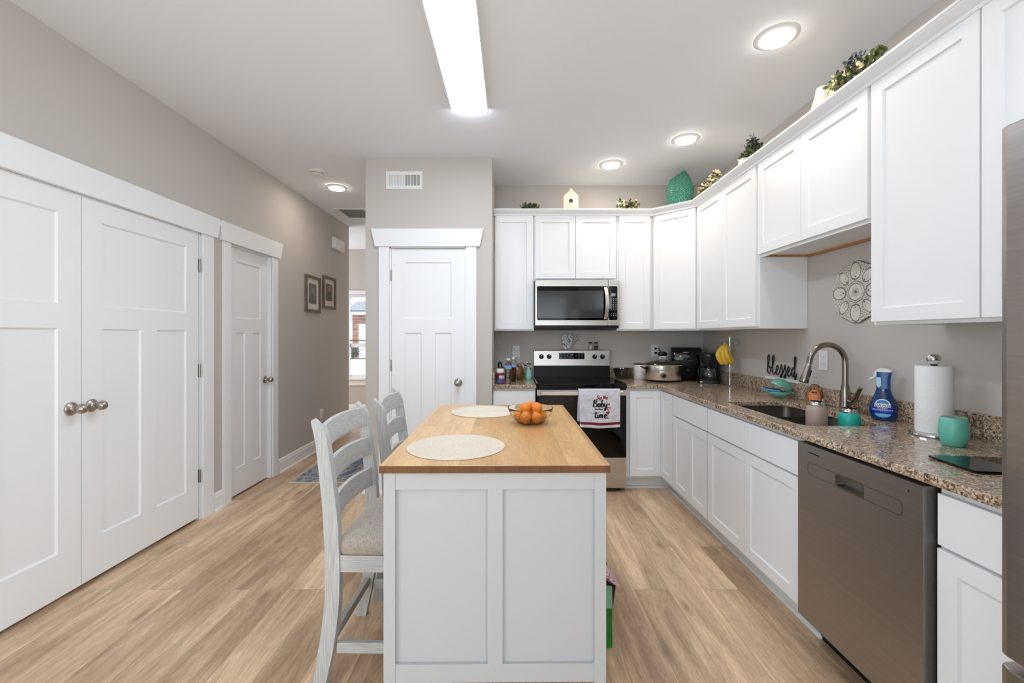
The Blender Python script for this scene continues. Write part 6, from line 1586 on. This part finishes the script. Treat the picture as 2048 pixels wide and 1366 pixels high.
# ================================================================== wall things
t = thing('wall_register', (-0.912, YP - 0.006, 2.57), 'white two-bank air register high on the wall over the pantry door', 'air vent')
vx0, vx1, vz0, vz1 = -1.064, -0.757, 2.571, 2.721
mb = MB()
ix0, ix1, iz0, iz1 = -1.035, -0.782, 2.601, 2.691
for a, b_, c_, d_ in ((vx0, vx1, vz0, iz0), (vx0, vx1, iz1, vz1), (vx0, ix0, iz0, iz1), (ix1, vx1, iz0, iz1), (-0.917, -0.905, iz0, iz1)): mb.box(a, b_, YP - 0.007, YP - 0.0005, c_, d_)
build('face_plate', mb, M_WHITEP, t)
build('duct_shadow_plate', MB().box(ix0, ix1, YP - 0.0015, YP - 0.0006, iz0, iz1), mat('duct_dark', (30, 28, 27), 0.9), t)
mb = MB()
for b0, sgn in ((-1.033, 1), (-0.903, -1)):
    for k in range(9):
        x = b0 + 0.006 + k * 0.0128
        w_ = 0.0045
        mb.prism([(x - w_ * sgn - 0.0006, YP - 0.0068), (x - w_ * sgn + 0.0006, YP - 0.0068), (x + w_ * sgn + 0.0006, YP - 0.0016), (x + w_ * sgn - 0.0006, YP - 0.0016)], iz0, iz1)
build('louvers', mb, M_WHITEP, t)
# door chime box
mb = MB()
ring = lambda x, g: [(x, 5.34 + g, 2.432 + g), (x, 5.65 - g, 2.432 + g), (x, 5.65 - g, 2.575 - g), (x, 5.34 + g, 2.575 - g)]
mb.loft([ring(XL + 0.0005, 0), ring(XL + 0.035, 0), ring(XL + 0.05, 0.012)]); single('door_chime', mb, M_WHITEP, 'white door chime box high on the hall wall', 'door chime', bev=0.006)
# framed portraits
M_FRM = streak('grey_brown_frame', (132, 118, 106), (96, 84, 76), 0.55, 'Z', 120)
M_MATB = mat('cream_mat_board', (226, 218, 204), 0.8)
M_SKINP = mat('print_skin', (150, 112, 92), 0.6)
def portrait(label, y0, y1, z0, z1, bg, coat, seed):
    t = thing('picture_frame', (XL + 0.01, (y0 + y1) / 2, z0), label, 'picture', 'grey framed portraits on the hall wall')
    f = 0.030; mb = MB()
    for a, b_, c_, d_ in ((y0, y1, z0, z0 + f), (y0, y1, z1 - f, z1), (y0, y0 + f, z0 + f, z1 - f), (y1 - f, y1, z0 + f, z1 - f)): mb.box(XL + 0.0005, XL + 0.024, a, b_, c_, d_)
    build('frame', mb, M_FRM, t)
    mt = build('mat_board', MB().box(XL + 0.0005, XL + 0.008, y0 + f, y1 - f, z0 + f, z1 - f), M_MATB, t)
    py0, py1, pz0, pz1 = y0 + 0.082, y1 - 0.082, z0 + 0.095, z1 - 0.085
    ph = build('photo_print', MB().box(XL + 0.0082, XL + 0.0088, py0, py1, pz0, pz1), bg, t)
    cy = (py0 + py1) / 2; mb = MB()
    def ell(cy_, cz, ry, rz, m_, off):
        mb.use(m_); c = mb.P((XL + 0.009 + off, cy_, cz)); n = 20
        ids = [mb.P((XL + 0.009 + off, max(py0, min(py1, cy_ + ry * math.cos(2 * PI * k / n))), max(pz0, cz + rz * math.sin(2 * PI * k / n)))) for k in range(n)]
        for k in range(n): mb.F(ids[k], ids[(k + 1) % n], c)
    ell(cy, pz0 + 0.02, 0.075, 0.10, coat, 0.0001); ell(cy, pz0 + 0.165, 0.030, 0.040, M_BLACK, 0.0003); ell(cy, pz0 + 0.150, 0.026, 0.034, M_SKINP, 0.0005)
    build('sitter', mb, None, ph)
    g = MB(); g.box(XL + 0.014, XL + 0.0155, y0 + f, y1 - f, z0 + f, z1 - f); build('glazing', g, m_pane, t)
portrait('grey framed portrait with a blue background, the frame closer to the narrow door', 4.645, 4.995, 1.598, 2.005, mat('print_blue', (58, 74, 86), 0.5, noise=0.3, scale=12), mat('print_dark', (34, 34, 40), 0.6), 1)
portrait('grey framed portrait with a brown background hung slightly higher toward the window', 5.075, 5.43, 1.665, 2.055, mat('print_brown', (88, 72, 66), 0.5, noise=0.3, scale=12), mat('print_suit', (40, 36, 36), 0.6), 2)
# rug
def rug():
    m, nt, p = newmat('blue_beige_distressed_rug'); N, L = nt.nodes, nt.links
    tc = N.new('ShaderNodeTexCoord')
    n1 = N.new('ShaderNodeTexNoise'); n1.inputs['Scale'].default_value = 9; n1.inputs['Detail'].default_value = 5; n1.inputs['Distortion'].default_value = 1.5; L.new(tc.outputs['Object'], n1.inputs['Vector'])
    L.new(ramp(nt, n1.outputs['Fac'], [(0.36, (56, 84, 118)), (0.46, (104, 132, 158)), (0.52, (196, 184, 170)), (0.60, (170, 148, 130)), (0.68, (88, 116, 146))]), p.inputs['Base Color'])
    p.inputs['Roughness'].default_value = 0.95; p.inputs['Sheen Weight'].default_value = 0.2
    return m
t = thing('area_rug', (-1.69, 4.3, 0), 'small distressed blue and beige rug on the hall floor', 'rug')
build('pile', MB().box(-2.008, -1.382, 3.867, 4.788, 0.0005, 0.008), rug(), t)
mb = MB()
for a, b_, c_, d_ in ((-2.02, -1.37, 3.855, 3.8668), (-2.02, -1.37, 4.7882, 4.80), (-2.02, -2.0082, 3.8668, 4.7882), (-1.3818, -1.37, 3.8668, 4.7882)): mb.box(a, b_, c_, d_, 0.0005, 0.0085)
build('border', mb, mat('rug_border', (214, 204, 190), 0.95), t)
# green carton and bag beside the island
gx = 0.312
t = thing('beverage_carton', (0.372, 1.93, 0), 'green cardboard carton with its brown flap open on the floor beside the island', 'carton')
M_GRNC = mat('green_carton_print', (30, 112, 34), 0.45, noise=0.45, scale=22)
build('box', MB().box(gx, 0.428, 1.82, 2.08, 0.0005, 0.168), M_GRNC, t)
mb = MB(); mb.F(*[mb.P(p) for p in ((gx + 0.002, 1.818, 0.169), (0.428, 1.818, 0.169), (0.436, 1.86, 0.24), (gx + 0.002, 1.86, 0.252))]); o = build('front_flap', mb, mat('pale_green_card', (120, 168, 130), 0.5), t); s_ = o.modifiers.new('t', 'SOLIDIFY'); s_.thickness = 0.0015
mb = MB(); mb.F(*[mb.P(p) for p in ((0.429, 1.822, 0.169), (0.429, 2.078, 0.169), (0.452, 2.07, 0.245), (0.445, 1.835, 0.25))]); o = build('side_flap', mb, mat('brown_card', (116, 74, 48), 0.8), t); s_ = o.modifiers.new('t', 'SOLIDIFY'); s_.thickness = 0.0015
mb = MB()
for k in range(7): mb.T = None; z = 0.06 + k * 0.014; mb.F(*[mb.P(p) for p in ((0.372 + 0.01 * math.sin(k * 2), 1.8192, z), (0.39 + 0.012 * math.cos(k), 1.8192, z + 0.006), (0.378, 1.8192, z + 0.028))])
build('lime_leaf_print', mb, mat('lime_print', (96, 190, 40), 0.5), t)
def candy():
    m, nt, p = newmat('pink_patterned_wrap'); tc = nt.nodes.new('ShaderNodeTexCoord')
    n1 = nt.nodes.new('ShaderNodeTexNoise'); n1.inputs['Scale'].default_value = 46; n1.inputs['Detail'].default_value = 2; n1.inputs['Distortion'].default_value = 2.5; nt.links.new(tc.outputs['Object'], n1.inputs['Vector'])
    nt.links.new(ramp(nt, n1.outputs['Fac'], [(0.44, (156, 62, 84)), (0.5, (232, 216, 224)), (0.6, (206, 160, 178))]), p.inputs['Base Color']); p.inputs['Roughness'].default_value = 0.35
    return m
mb = MB(); rings = []
for k in range(9):
    u = k / 8; x = gx + 0.006 + 0.150 * u; z = 0.335 - 0.075 * u - 0.03 * u * u; th = 0.030 * math.sin(PI * (0.12 + 0.80 * u)); hw_ = 0.075
    rings.append([(x, 1.93 + hw_ * math.cos(2 * PI * q / 12), z + th * math.sin(2 * PI * q / 12)) for q in range(12)])
mb.loft(rings); single('wrapped_package', mb, candy(), 'pink and white patterned package sticking out of the green carton', 'package', smooth=True)
